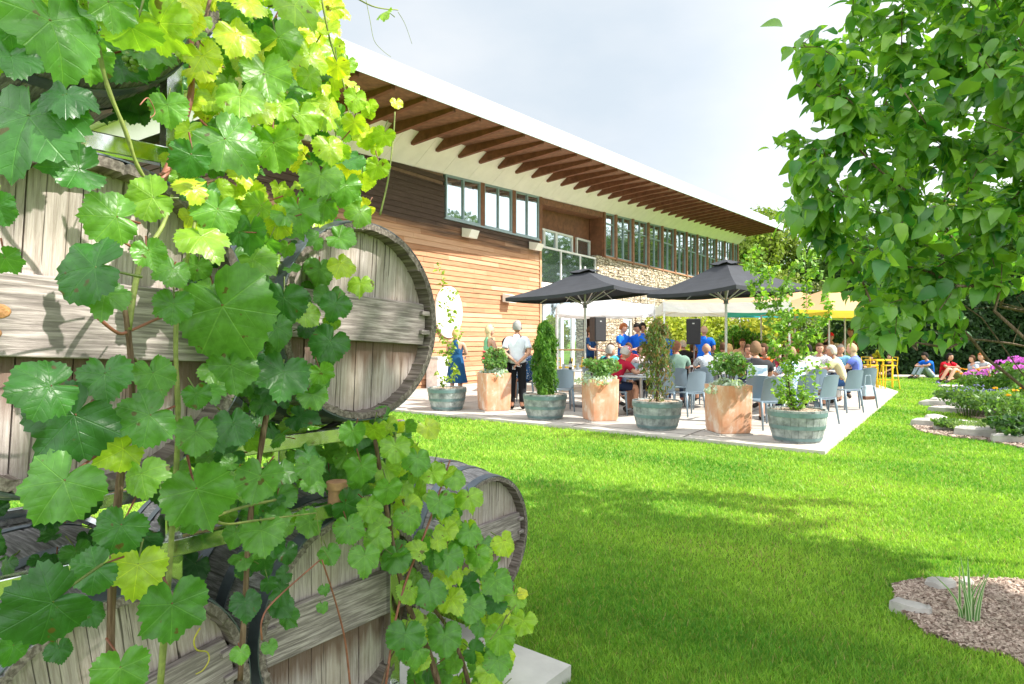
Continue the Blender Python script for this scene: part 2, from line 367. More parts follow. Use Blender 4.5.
def rock(px,py,L,Wd,Hh,rz,label,cat='stone',name='edging_stone',group=None):
    g=G(px,py); mb=MB(); k=9
    pts=[]; 
    for j in range(k):
        a=2*PI*j/k; rr=1+random.uniform(-.12,.12); ca,sa=math.cos(a),math.sin(a)
        ca=math.copysign(abs(ca)**.6,ca); sa=math.copysign(abs(sa)**.6,sa); pts.append((ca*L/2*rr,sa*Wd/2*rr))
    vs=[(x*1.04,y*1.04,-.03) for x,y in pts]+[(x,y,Hh*.75+random.uniform(-.01,.01)) for x,y in pts]+[(x*.85,y*.8,Hh+random.uniform(-.012,.012)) for x,y in pts]
    fs=[]
    for r_ in range(2):
        for j in range(k): j2=(j+1)%k; fs.append((r_*k+j,r_*k+j2,(r_+1)*k+j2,(r_+1)*k+j))
    fs.append(tuple(2*k+j for j in range(k)))
    mb.add(vs,fs); o=mb.build(name,mstone,auto=R(40)); o.location=(g.x,g.y,.02); o.rotation_euler=(0,0,rz)
    tag(o,label,cat,group); return o
GS='flat edging stones of the flower bed'
rock(937,423,.95,.34,.10,R(62),'pale flat edging stone at the tip of the mulch bend in the flower bed',group=GS)
rock(951,428,1.15,.32,.11,R(-38),'long pale edging stone just right of the tip of the lower border',group=GS)
rock(972,432,1.0,.32,.10,R(-30),'flat edging stone in the middle of the lower border, under the feathery green plant',group=GS)
rock(1001,438,1.25,.34,.14,R(-28),'largest raised edging stone near the right end of the lower border',group=GS)
rock(1030,444,.9,.34,.12,R(-25),'edging stone cut by the right edge of the photo',group=GS)
rock(943,402,.9,.3,.10,R(30),'small pale stone on the upper border closest to the people on the lawn',group=GS)
rock(950,407,1.1,.3,.10,R(-45),'pale stone on the upper border below the blue flowers',group=GS)
rock(967,413,1.3,.3,.09,R(-35),'flat stone at the lower right of the upper border',group=GS)
rock(912,614,.20,.09,.045,R(-38),'whitish flat stone at the left edge of the near mulch bed')
rock(941,590,.16,.1,.045,R(10),'pale rounded stone behind the striped iris in the near mulch bed')
rock(967,588,.08,.06,.03,R(30),'small tan stone behind the striped iris')
# ------------------------------------------------------------ building
BD=Vector((.565,.826,0)); BN=Vector((.826,-.565,0)); B0=Vector((-1.28,20.4,0))
def B(t,s,z): return B0+BD*t+BN*s+Vector((0,0,z))
def bb(mb,t0,t1,s0,s1,z0,z1,m=0):
    """box in building axes; z0/z1 numbers or functions of t"""
    f0=z0 if callable(z0) else (lambda t:z0); f1=z1 if callable(z1) else (lambda t:z1)
    return mb.hexa([B(t0,s0,f0(t0)),B(t0,s1,f0(t0)),B(t1,s1,f0(t1)),B(t1,s0,f0(t1)),B(t0,s0,f1(t0)),B(t0,s1,f1(t0)),B(t1,s1,f1(t1)),B(t1,s0,f1(t1))][:8],m)
ze=lambda t:6.96+.058*(t+4.04)          # eave underside, rises along the building
zt=lambda t:6.45+.055*(t+1.26)          # head of the upper windows
T0,T1,TR,TE=-8.5,4.04,9.45,31.0
bld=empty('winery_building',B(0,0,0),0,'long two-storey timber and rubble-stone building with a white-edged roof over brown rafters','building')
def part(mb,name,mat,par=None,**k):
    o=mb.build(name,mat,None,**k); p=par or bld
    o.parent=p; o.matrix_parent_inverse=Matrix.Translation(-Vector(bld.location)) if p is bld else Matrix.Identity(4); return o
# timber cladding: real lapped boards
def siding_mat():
    m,nt,b,out=newmat('timber_cladding')
    ang=math.atan2(BD.y,BD.x)
    tc=N(nt,'ShaderNodeNewGeometry'); mp=N(nt,'ShaderNodeMapping',vector_type='TEXTURE'); mp.inputs['Rotation'].default_value=(0,0,ang); nt.links.new(tc.outputs['Position'],mp.inputs[0])
    s=N(nt,'ShaderNodeMapping'); s.inputs['Scale'].default_value=(.35,1,6.2); nt.links.new(mp.outputs[0],s.inputs[0])
    s2=N(nt,'ShaderNodeMapping'); s2.inputs['Scale'].default_value=(1.2,1,30); nt.links.new(mp.outputs[0],s2.inputs[0])
    g=noise(nt,s2.outputs[0],1.6,6,.6); w=noise(nt,s.outputs[0],1.0,2)
    sp=N(nt,'ShaderNodeSeparateXYZ'); nt.links.new(mp.outputs[0],sp.inputs[0])
    # each board gets its own tone (board index and 2.4 m lengths)
    bi=math_(nt,'FLOOR',math_(nt,'DIVIDE',sp.outputs[2],.155)); 
    wn_=N(nt,'ShaderNodeTexWhiteNoise',noise_dimensions='2D'); cb=N(nt,'ShaderNodeCombineXYZ'); nt.links.new(bi,cb.inputs[0])
    nt.links.new(math_(nt,'FLOOR',math_(nt,'ADD',math_(nt,'DIVIDE',sp.outputs[0],2.6),math_(nt,'MULTIPLY',bi,.37))),cb.inputs[1]); nt.links.new(cb.outputs[0],wn_.inputs[0])
    base=ramp(nt,g,[(.25,(.27,.125,.065)),(.5,(.45,.235,.13)),(.75,(.60,.38,.24))])
    base=mixc(nt,.45,base,ramp(nt,wn_.outputs[0],[(0,(.24,.11,.06)),(.5,(.46,.24,.13)),(1,(.68,.46,.32))]))
    # eave shade and dark-brown weathering painted into the top boards' colour; irregular edge
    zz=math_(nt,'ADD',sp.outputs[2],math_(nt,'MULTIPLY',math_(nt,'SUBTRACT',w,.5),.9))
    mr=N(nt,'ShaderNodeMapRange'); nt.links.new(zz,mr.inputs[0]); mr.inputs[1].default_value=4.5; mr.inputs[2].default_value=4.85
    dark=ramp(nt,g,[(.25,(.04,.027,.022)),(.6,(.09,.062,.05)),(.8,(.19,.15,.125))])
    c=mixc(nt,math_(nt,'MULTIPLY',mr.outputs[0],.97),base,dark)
    nt.links.new(c,b.inputs['Base Color']); b.inputs['Roughness'].default_value=.85; b.inputs['Specular IOR Level'].default_value=.2; bump(nt,b,g,.4,.01); return m
def boards(mb,t0,t1,z0,z1,skip=None,s=0.0,end=False):
    k=0; z=z0; bh=.155
    while z<z1-.01:
        za=z; zb=min(z+bh,z1(0) if callable(z1) else z1); so=.035+.006*math.sin(k*7.3)
        segs=[(t0,t1)]
        if skip:
            for (a,b_,c,d) in skip:
                if zb>c+.02 and za<d-.02: segs=[q for (p,r) in segs for q in ((p,min(r,a)),(max(p,b_),r)) if q[1]-q[0]>.01]
        for p,r in segs:
            # long boards broken at butt joints
            q=p; 
            while q<r-.01:
                L=min(r-q,random.uniform(2.2,3.8)); 
                if r-q-L<.6: L=r-q
                e=q+L; j=random.uniform(-.003,.003)
                mb.hexa([B(q+.002,s,za),B(q+.002,s+so+j,za),B(e-.002,s+so+j,za),B(e-.002,s,za),B(q+.002,s,zb),B(q+.002,s+.008,zb),B(e-.002,s+.008,zb),B(e-.002,s,zb)]); q=e
        z+=bh; k+=1
WIN=[(-1.30,.42),(.62,2.24),(2.44,4.0)]
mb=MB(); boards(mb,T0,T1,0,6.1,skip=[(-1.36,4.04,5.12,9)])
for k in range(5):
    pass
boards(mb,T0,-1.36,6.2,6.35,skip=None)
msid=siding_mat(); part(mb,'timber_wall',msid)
# wall body behind
mdark=M('shadow_core',(.09,.07,.06),.9); mpl=M('painted_core',(.42,.38,.33),.9)
mb=MB(); bb(mb,T0,T1,-12,-.004,0,5.08); bb(mb,T0,-1.40,-12,-.004,5.08,lambda t:zt(t)-.01); bb(mb,-1.40,T1,-12,-.9,5.08,lambda t:zt(t)-.01)
bb(mb,T1,TR,-12,-2.6,0,lambda t:zt(t)-.01); bb(mb,TR,TE,-12,-.35,0,lambda t:zt(t)-.01)
part(mb,'wall_core',M('core_brown',(.2,.12,.08),.9))
# end wall timber (faces the camera side)
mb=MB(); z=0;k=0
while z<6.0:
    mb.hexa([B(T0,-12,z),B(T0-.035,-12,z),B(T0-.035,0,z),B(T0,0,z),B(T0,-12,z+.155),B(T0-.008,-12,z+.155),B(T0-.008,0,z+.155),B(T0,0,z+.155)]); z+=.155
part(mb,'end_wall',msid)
# corner boards
mwood=M('brown_timber',(.20,.085,.045),.7,0,.3,5,.3); mraft=M('rafter_timber',(.19,.075,.045),.7,0,.3,5,.3)
mb=MB(); bb(mb,T1-.02,T1+.10,-.02,.06,0,5.1); part(mb,'corner_board',M('corner_timber',(.45,.26,.15),.75,0,.3,5))
# stone wall
def stone_mat():
    m,nt,b,out=newmat('rubble_stone'); ang=math.atan2(BD.y,BD.x)
    tc=N(nt,'ShaderNodeNewGeometry'); mp=N(nt,'ShaderNodeMapping',vector_type='TEXTURE'); mp.inputs['Rotation'].default_value=(0,0,ang); nt.links.new(tc.outputs['Position'],mp.inputs[0])
    s=N(nt,'ShaderNodeMapping'); s.inputs['Scale'].default_value=(2.3,2.3,6.5); nt.links.new(mp.outputs[0],s.inputs[0])
    nzv=N(nt,'ShaderNodeTexNoise',i_Scale=1.2,i_Detail=2.0); nt.links.new(s.outputs[0],nzv.inputs[0])
    va=N(nt,'ShaderNodeVectorMath',operation='MULTIPLY_ADD'); nt.links.new(nzv.outputs['Color'],va.inputs[0]); va.inputs[1].default_value=(.5,.5,.5); nt.links.new(s.outputs[0],va.inputs[2])
    vo=N(nt,'ShaderNodeTexVoronoi',i_Scale=1.5,i_Randomness=.85); nt.links.new(va.outputs[0],vo.inputs[0])
    ve=N(nt,'ShaderNodeTexVoronoi',feature='DISTANCE_TO_EDGE',i_Scale=1.5,i_Randomness=.85); nt.links.new(va.outputs[0],ve.inputs[0])
    sp=N(nt,'ShaderNodeSeparateColor'); nt.links.new(vo.outputs['Color'],sp.inputs[0])
    c=ramp(nt,sp.outputs[0],[(0,(.40,.31,.20)),(.3,(.56,.46,.33)),(.6,(.66,.58,.45)),(1,(.48,.42,.34))])
    c=mixc(nt,ramp(nt,ve.outputs[0],[(.01,(1,1,1)),(.07,(0,0,0))]),c,(.26,.20,.15))
    nt.links.new(c,b.inputs['Base Color']); b.inputs['Roughness'].default_value=.9
    bump(nt,b,ramp(nt,ve.outputs[0],[(0,(0,0,0)),(.14,(1,1,1))]),1.0,.06); return m
mst=stone_mat()
def stone_face(mb,t0,t1,z0,z1,s,skip):
    # facing built course by course from individual stones standing unevenly proud of the wall
    z=z0
    while z<z1-.02:
        hh=min(random.uniform(.11,.2),z1-z); t=t0
        while t<t1-.01:
            w=min(random.uniform(.22,.62),t1-t)
            if t1-t-w<.15: w=t1-t
            if not any(t+w>a and t<b_ and z+hh>c+.01 and z<d-.01 for a,b_,c,d in skip):
                so=random.uniform(.03,.085); g=.008
                mb.hexa([B(t+g,s-.1,z+g),B(t+g,s+so,z+g),B(t+w-g,s+so*random.uniform(.85,1.1),z+g),B(t+w-g,s-.1,z+g),B(t+g,s-.1,z+hh-g),B(t+g,s+so,z+hh-g),B(t+w-g,s+so*random.uniform(.85,1.1),z+hh-g),B(t+w-g,s-.1,z+hh-g)])
            t+=w
        z+=hh
GW=[(11.55,12.6,.1,2.45)]
mb=MB(); bb(mb,8.75,11.55,-.35,-.03,0,5.05); bb(mb,12.6,TE,-.35,-.03,0,5.05); bb(mb,11.55,12.6,-.35,-.03,2.45,5.05); bb(mb,11.55,12.6,-.35,-.2,0,.1)
stone_face(mb,8.75,TE,0,5.05,-.03,GW); part(mb,'stone_wall',mst)
# sill over the stone
mb=MB(); bb(mb,TR,TE,-.3,.09,5.055,5.13); part(mb,'window_sill',M('sill_rust',(.38,.19,.11),.7))
# glass
def glass_mat():
    m,nt,b,out=newmat('window_glass'); b.inputs['Base Color'].default_value=(.10,.135,.14,1); b.inputs['Roughness'].default_value=.25
    g=N(nt,'ShaderNodeBsdfGlossy',i_Roughness=.03); g.inputs[0].default_value=(.66,.76,.78,1)
    v=coords(nt,kind='World'); bp=N(nt,'ShaderNodeBump',i_Strength=.06,i_Distance=.02); nt.links.new(noise(nt,v,2.5,2),bp.inputs['Height']); nt.links.new(bp.outputs[0],g.inputs['Normal'])
    mx=N(nt,'ShaderNodeMixShader'); mx.inputs[0].default_value=.78; nt.links.new(b.outputs[0],mx.inputs[1]); nt.links.new(g.outputs[0],mx.inputs[2]); nt.links.new(mx.outputs[0],out.inputs[0]); return m
mgl=glass_mat(); mfr=M('window_frame_grey',(.28,.36,.37),.4,.3,.05); mfw=M('door_frame_white',(.72,.72,.70),.4,0,.04)
def window(t0,t1,z0,z1,s,npane=2,fr=mfr,w=.055,transom=None,name='window',mid=True):
    """frame part with panes as sub-parts"""
    f1=z1 if callable(z1) else (lambda t:z1); mbf=MB()
    bb(mbf,t0,t1,s-.05,s+.04,z0,z0+w); bb(mbf,t0,t1,s-.05,s+.04,lambda t:f1(t)-w,f1)
    step=(t1-t0)/npane
    for i in range(npane+1):
        tt=t0+i*step; a=tt if i==0 else (tt-w if i==npane else tt-w/2)
        bb(mbf,a,a+w,s-.045,s+.035,z0+w,lambda t:f1(t)-w)
    if transom: bb(mbf,t0+w,t1-w,s-.04,s+.03,transom-w/2,transom+w/2)
    fo=part(mbf,name,fr)
    for i in range(npane):
        a=t0+i*step+w*.6; e=t0+(i+1)*step-w*.6; mp_=MB(); j=random.uniform(-.006,.006)
        fz=lambda t:f1(t)-w*.8
        mp_.hexa([B(a,s-.03,z0+w*.8),B(a,s-.012+j,z0+w*.8),B(e,s-.012-j,z0+w*.8),B(e,s-.03,z0+w*.8),B(a,s-.03,fz(a)),B(a,s-.012+j,fz(a)),B(e,s-.012-j,fz(e)),B(e,s-.03,fz(e))])
        po=mp_.build('pane',mgl); po.parent=fo; po.matrix_parent_inverse=fo.matrix_parent_inverse.copy() if False else Matrix.Identity(4)
        po.matrix_parent_inverse=Matrix.Identity(4)
    return fo
for i,(a,b_) in enumerate(WIN):
    window(a,b_,5.14,zt,-.0)
    mb=MB(); bb(mb,b_+.0,b_+.20,-.08,.05,5.12,zt); part(mb,'window_post',mwood)
mb=MB(); bb(mb,-1.38,4.03,-.06,.08,5.085,5.135); part(mb,'window_sill',mfr)
# upper window band of the stone wing
tt=TR+.12; i=0
mb0=MB(); bb(mb0,TR-.10,TR+.06,-.3,.06,5.13,zt); part(mb0,'window_post',mwood)
while tt<TE-1.0:
    w_=1.0 if i==0 else 1.9
    e=min(tt+w_,TE-.12)
    window(tt+.04,e-.04,5.13,zt,-.04,npane=1 if i==0 else 2,transom=6.6,w=.06)
    mb0=MB(); bb(mb0,e-.07,e+.07,-.12,.09,5.0,zt); part(mb0,'window_post',M('post_rust',(.30,.15,.09),.7,0,.3))
    tt=e; i+=1
# balcony recess
mwh=M('white_panel',(.84,.80,.77),.7,0,.06,2); msof=M('soffit_boards',(.22,.10,.06),.75,0,.35,7,.3)
mb=MB(); bb(mb,T1+.1,8.75,-2.6,-.02,3.2,3.6); part(mb,'balcony_slab',mwh)
mb=MB(); bb(mb,T1+.12,TR-.12,-.66,0,lambda t:zt(t)-.25,lambda t:zt(t)-.02); part(mb,'balcony_ceiling',msof)
mb=MB(); bb(mb,T1+.11,TR-.1,-.76,-.66,3.6,lambda t:zt(t)-.25); part(mb,'balcony_wall',mwood)
for a,b_ in ((T1+.25,5.35),(5.35,6.3),(6.3,7.66),(8.0,9.25)): window(a,b_,3.65,5.8,-.60,npane=1,fr=mfw,w=.08,name='balcony_door')
mb=MB(); bb(mb,TR-.15,TR-.05,-.64,0,3.6,lambda t:zt(t)-.25); part(mb,'balcony_side_wall',mwood)
mb=MB(); bb(mb,8.8,TR-.1,-.6,-.02,5.05,5.09); part(mb,'stone_cap',mst)
mb=MB()
for q in (T1+.12,T1+1.7,T1+3.3,8.72): bb(mb,q,q+.06,-.12,-.04,3.6,4.9)
bb(mb,T1+.1,8.8,-.13,-.03,4.9,4.97); part(mb,'balcony_rail',mfw)
for a,b_ in ((T1+.2,T1+1.68),(T1+1.78,T1+3.28),(T1+3.38,8.7)):
    mb=MB(); bb(mb,a,b_,-.09,-.07,3.66,4.88); part(mb,'balcony_glass',mgl)
# ground-floor glazing under the balcony
for a,b_ in ((T1+.15,5.2),(5.2,6.6),(6.6,7.5),(7.5,8.7)): window(a,b_,.06,3.15,-.5,npane=1,fr=mfw,w=.09,name='glass_door')
mb=MB(); bb(mb,T1,8.75,-2.6,-.6,.0,.06); bb(mb,T1,8.7,-1.8,-1.7,.06,3.2); part(mb,'glazed_room',M('room_dim',(.28,.25,.2),.9))
window(11.57,12.58,.12,2.43,-.12,npane=1,fr=mfw,w=.08,name='service_door')
# white flared panel under the eaves
mb=MB()
t=T0-.3
while t<TE-.05:
    e=min(t+1.22,TE+.02)
    lo=lambda q:zt(q); hi=lambda q:ze(q)-.0
    mb.hexa([B(t+.004,-.06,lo(t)),B(t+.004,.05,lo(t)),B(e-.004,.05,lo(e)),B(e-.004,-.06,lo(e)),B(t+.004,.80,hi(t)),B(t+.004,.92,hi(t)),B(e-.004,.92,hi(e)),B(e-.004,.80,hi(e))]); t=e
part(mb,'white_soffit_panel',mwh)
# gable-end closure
mb=MB(); mb.add([B(T0-.3,.04,zt(T0)),B(T0-.3,.9,ze(T0)),B(T0-.3,-12,ze(T0)),B(T0-.3,-12,zt(T0))],[(0,1,2,3)]); part(mb,'gable_panel',mwh)
# rafters
t=T0+.1; proto=None
while t<TE+.2:
    mb=MB(); z=ze(t)
    a=.36; 
    mb.hexa([B(t-.055,.62,z-.30),B(t+.055,.62,z-.30),B(t+.055,2.9,z-.09),B(t-.055,2.9,z-.09),B(t-.055,.62,z),B(t+.055,.62,z),B(t+.055,2.9,z),B(t-.055,2.9,z)])
    part(mb,'rafter',mraft); t+=1.0
mb=MB()
k=0; s=.7
while s<2.95:
    bb(mb,T0-.5,TE+.55,s,min(s+.138,2.95),lambda t:ze(t)+.002,lambda t:ze(t)+.03); s+=.142
part(mb,'roof_decking',M('roof_decking',(.22,.115,.075),.8,0,.3,6,.3))
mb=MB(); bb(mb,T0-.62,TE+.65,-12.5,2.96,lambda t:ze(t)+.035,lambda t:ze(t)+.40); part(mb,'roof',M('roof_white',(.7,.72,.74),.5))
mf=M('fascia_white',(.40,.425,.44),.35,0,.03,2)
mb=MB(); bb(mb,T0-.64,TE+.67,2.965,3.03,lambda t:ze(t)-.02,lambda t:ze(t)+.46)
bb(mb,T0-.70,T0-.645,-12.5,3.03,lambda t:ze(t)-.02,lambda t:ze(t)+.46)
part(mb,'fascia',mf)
mb=MB(); bb(mb,T0-.7,TE+.67,3.032,3.05,lambda t:ze(t)-.05,lambda t:ze(t)-.0); part(mb,'drip_edge',M('drip_grey',(.42,.52,.50),.4,.4))
# wall floodlights
def at_wall(px,py,s=.1):
    k=(px-512)/F; t=(k*(20.4-.565*s)+1.28-.826*s)/(.565-.826*k); p=B(t,s,0); return t,1.5+(HY-py)/F*p.y
for px,py,lab in ((467,233,'white wall floodlight directly below the first pair of upper windows'),(533,246,'white wall floodlight near the right corner of the timber wall'),(507,298,'white wall floodlight low on the timber wall by the tip of the left umbrella')):
    t,z=at_wall(px,py); L=empty('wall_floodlight',B(t,.03,z),math.atan2(BD.y,BD.x),lab,'light','floodlights on the timber wall')
    mb=MB(); mb.box((0,-.03,.0),(.16,.06,.22)); mb.build('bracket',M('dark_metal',(.1,.1,.1),.5,.5),L)
    mb=MB(); mb.add([(-.24,-.05,.14),(.24,-.05,.14),(.24,-.05,-.14),(-.24,-.05,-.14),(-.2,-.42,.06),(.2,-.42,.06),(.22,-.30,-.18),(-.22,-.30,-.18)],[(0,1,2,3),(4,7,6,5),(0,4,5,1),(3,2,6,7),(0,3,7,4),(1,5,6,2)])
    mb.build('lamp_housing',M('lamp_white',(.8,.78,.72),.4,0,.03),L,bevel=.01)
t,z=at_wall(449,312); 
mb=MB(); vs=[];
for ss in (.05,.12):
    for j in range(28): a=2*PI*j/28; vs.append(B(t+.62*math.cos(a),ss,z+.78*math.sin(a)))
mb.add(vs,[tuple(range(28)),tuple(range(28,56))[::-1]]+[(j,(j+1)%28,28+(j+1)%28,28+j) for j in range(28)])
o=mb.build('oval_wall_panel',M('oval_white',(.82,.79,.72),.6,0,.05,3)); tag(o,'tall white oval panel mounted on the timber wall behind the first sapling','wall panel')
t,z=at_wall(437,372)
E=empty('utility_box',B(t,.3,0),math.atan2(BD.y,BD.x),'low white utility box at the foot of the timber wall','utility box')
mb=MB(); mb.box((0,0,.45),(.9,.45,.9)); mb.build('cabinet',M('box_white',(.75,.74,.72),.5),E,bevel=.02)
mb=MB(); mb.box((0,-.0,.93),(.96,.5,.05)); mb.build('lid',M('box_grey',(.45,.5,.5),.5),E)
# ------------------------------------------------------------ background vegetation
mfol=foliage('tree_foliage',.3,.6,spec=.2)
mbark=wood('bark',(.10,.07,.05),(.22,.16,.12),'Z',.6)
LEAFQ=[(0,-.5,0),(.32,-.1,.05),(0,.5,0),(-.32,-.1,.05)]
def crown_pts(n,c,rad,shell=.55,lump=7,lr=.45,sq=None):
    """points on uneven clumps spread over an ellipsoid"""
    c=np.array(c); rad=np.array(rad)
    d=unit(rng.normal(size=(lump,3))); d[:,2]=np.abs(d[:,2])*1.0-.35*rng.random(lump)
    lc=d*rng.uniform(.35,.8,(lump,1)); lrr=rng.uniform(lr*.7,lr*1.25,lump)
    k=rng.integers(0,lump,n); e=unit(rng.normal(size=(n,3)))*(rng.random((n,1))**shell*.35+.65*rng.uniform(.8,1,(n,1)))
    p=lc[k]+e*lrr[k][:,None]; nrm=unit(e+unit(p)*.6); return c+p*rad,nrm
def leaves(name,p,nrm,size,c0,c1,par=None,mat=None,droop=.3,tv=LEAFQ,tf=((0,1,2,3),),brown=0,kind=None,tuv=None,szj=.45,asp=1):
    n=len(p); y=rng.normal(0,1,(n,3)); y[:,2]-=droop*2; z=nrm+rng.normal(0,.55,(n,3))
    Rm=frames(y,z); t=np.clip(rng.normal(.45,.25,(n,1)),0,1); T=np.array(c0)*(1-t)+np.array(c1)*t
    if brown: k=rng.random(n)<brown; T[k]=(.2,.13,.05)
    V,Fc,T2,U=scatter(tv,np.array(tf),p,Rm,size*rng.uniform(1-szj,1+szj,n),T,tuv)
    return np_mesh(name,V,Fc,mat or mfol,par,tint=T2,uv=U,smooth=True)
def bgtree(base,H,rad,lab,c0,c1,n=9000,size=.28,lump=16,trunk=.2,group='trees beyond the lawn',cat='tree',name='tree',zc=.62):
    E=empty(name,base,0,lab,cat,group)
    mb=MB(); mb.tube([(0,0,-.1),(.1,0,H*.3),(0,.15,H*.62)],[trunk,trunk*.8,trunk*.35],8)
    for j in range(7):
        a=random.random()*2*PI; z=H*random.uniform(.28,.5); mb.tube([(0,0,z),(math.cos(a)*rad[0]*.4,math.sin(a)*rad[1]*.4,z+H*.14),(math.cos(a)*rad[0]*.75,math.sin(a)*rad[1]*.75,z+H*.3)],[trunk*.45,trunk*.25,trunk*.08],6)
    mb.build('trunk',mbark,E,smooth=True)
    p,nr=crown_pts(n,(0,0,H*zc),(rad[0],rad[1],H*(1-zc)*1.02),lump=lump)
    leaves('crown',p,nr,size,c0,c1,E); return E
def gx(px,d): return ((px-512)/F*d,d,0)
YG0,YG1=(.10,.17,.02),(.26,.32,.05); MG0,MG1=(.035,.085,.018),(.11,.19,.04); DG0,DG1=(.012,.035,.012),(.04,.085,.025)
bgtree(gx(765,60),14.6,(4.2,4,5),'yellow-green tree rising above the far end of the roof',YG0,YG1,9000,.34)
bgtree(gx(812,58),10.5,(4.5,4,5),'mid-green tree behind the far end of the building, right of the yellow-green one',MG0,MG1,9000,.32)
bgtree(gx(872,52),11.5,(5.2,4,5),'dense green tree behind the turquoise umbrella',MG0,MG1,10000,.32)
bgtree(gx(935,50),12.5,(5.5,4,5),'tall tree behind the hedge in the middle of the lilac gap',MG0,YG1,10000,.32)
bgtree(gx(1010,48),13,(5.5,4,5),'tall tree behind the hedge at the right edge of the photo',MG0,MG1,10000,.32)
bgtree(gx(1100,44),13,(5.5,4,5),'tree beyond the hedge, outside the right edge',MG0,MG1,6000,.34)
bgtree(gx(835,44),6.0,(3.2,2.5,3),'olive-green small tree just beyond the coloured umbrellas',(.07,.11,.03),(.2,.22,.08),7000,.2)
bgtree(gx(782,46),6.5,(3,2.5,3),'pale yellow-green small tree at the end of the building behind the tall sapling',YG0,(.34,.38,.10),7000,.2)
# right and rear tree line (seen in the windows, and from the side)
for i,(x,y,h_) in enumerate(((26,26,12),(30,16,13),(31,6,12),(28,-6,13),(20,-16,12),(8,-22,13))):
    bgtree((x,y,0),h_,(4.6,4.6,5),'tree of the boundary belt outside the frame',MG0,MG1,3500,.42,group='boundary trees outside the frame')
bgtree((-12,62,0),9,(5,4,5),'tree behind the building, hidden by the roof',MG0,MG1,2000,.4)
for i,(x,y) in enumerate(((-20,14),(-17,5),(-26,24))): bgtree((x,y,0),9,(4,4,4),'tree on the far left behind the barrels',MG0,YG1,4500,.36,group='trees left of the barrels')
# shade tree off to the right whose shadow falls on the near lawn
SH=empty('shade_tree',(8.2,.5,0),0,'broad shade tree outside the frame on the right, casting the lawn shadow','tree')
mb=MB(); mb.tube([(0,0,0),(.1,0,2.2),(0,0,4.6)],[.22,.18,.1],8)
for j in range(8): a=j*.8; mb.tube([(0,0,2.2+j*.15),(math.cos(a)*1.0,math.sin(a)*1.0,3.8),(math.cos(a)*1.9,math.sin(a)*1.7,5.2)],[.1,.06,.02],6)
mb.build('trunk',mbark,SH,smooth=True)
p,nr=crown_pts(13000,(0,0,5.2),(2.5,1.6,1.4),lump=26,lr=.5); leaves('crown',p,nr,.22,MG0,MG1,SH)
SH=empty('shade_tree',(6.3,-.3,0),0,'second shade tree outside the frame, shading the barrel rack','tree')
mb=MB(); mb.tube([(0,0,0),(-.1,0,3.2),(-.3,.3,5.8)],[.2,.16,.08],8)
for j in range(8): a=j*.8; mb.tube([(-.05,0,3.0+j*.15),(-.2+math.cos(a)*1.0,.2+math.sin(a)*.9,4.9),(-.3+math.cos(a)*1.8,.3+math.sin(a)*1.6,6.1)],[.09,.055,.02],6)
mb.build('trunk',mbark,SH,smooth=True)
p,nr=crown_pts(3600,(-.3,.4,6.2),(2.25,2.1,1.25),lump=20,lr=.4); leaves('crown',p,nr,.17,MG0,MG1,SH)
SH=empty('shade_tree',(5.7,1.9,0),0,'third shade tree outside the frame, between the lilac and the other shade trees','tree')
mb=MB(); mb.tube([(0,0,0),(.1,0,2.6),(0,0,5.0)],[.16,.12,.06],8)
for j in range(8): a=j*.8; mb.tube([(.05,0,2.6+j*.15),(math.cos(a)*.9,math.sin(a)*.7,4.2),(math.cos(a)*1.6,math.sin(a)*1.2,5.3)],[.08,.05,.02],6)
mb.build('trunk',mbark,SH,smooth=True)
p,nr=crown_pts(11000,(0,0,5.3),(2.0,1.5,1.2),lump=24,lr=.5); leaves('crown',p,nr,.2,MG0,MG1,SH)
# evergreen hedge: a rough body of overlapping upright sprays
def hedge(x0,y0,x1,y1,hh,dep,n,label,size=.22):
    base=Vector((x0,y0,0)); E=empty('evergreen_hedge',base,0,label,'hedge')
    L=math.hypot(x1-x0,y1-y0); ux,uy=(x1-x0)/L,(y1-y0)/L; nx,ny=uy,-ux
    u=rng.random(n)*L; z=rng.random(n)**.85*hh; ph=u*1.9
    bul=.35*np.sin(ph)+.2*np.sin(u*4.3+1)+.25*np.sin(z*2.2+u); top=hh*(1+.07*np.sin(ph)+.05*np.sin(u*5.1))
    z=z*top/hh; w=dep*(.5+.12*bul)*np.sqrt(np.clip(1.04-(z/top)**4,0,1)); side=np.where(rng.random(n)<.75,1,-1); tf_=rng.random(n)<.16
    s=w*side*rng.uniform(.8,1.05,n); s[tf_]=(rng.uniform(-1,1,n)*w)[tf_]; z[tf_]=top[tf_]*.97
    p=np.stack([u*ux+s*nx,u*uy+s*ny,z],-1); nr=np.stack([nx*side,ny*side,np.full(n,.45)],-1)
    leaves('foliage',p,nr,size,DG0,DG1,E,droop=-.3)
    mb=MB(); mb.hexa([Vector((ux*a+nx*b_*dep*.34,uy*a+ny*b_*dep*.34,zz)) for zz in (0,hh*.84) for a,b_ in ((1.2,-.8),(L,-.8),(L,.8),(1.2,.8))]); mb.build('dark_filler',M('hedge_core',(.018,.03,.012),.95),E)  # solid dark block added inside the hedge so no sky shows through
    return E
h0=GD(856,25.2); h1=GD(1250,24.0)
hedge(h0.x,h0.y+1.2,h1.x,h1.y+1.2,4.6,1.8,34000,'tall dark evergreen hedge closing the lawn at the back right',.2)
mb=MB(); a=GD(858,24.3); b_=GD(1250,23.0); mb.tube([a+Vector((0,0,.03)),b_+Vector((0,0,.03))],.09,6); o=mb.build('hedge_kerb',mconc); tag(o,'low pale kerb along the foot of the dark hedge','kerb')
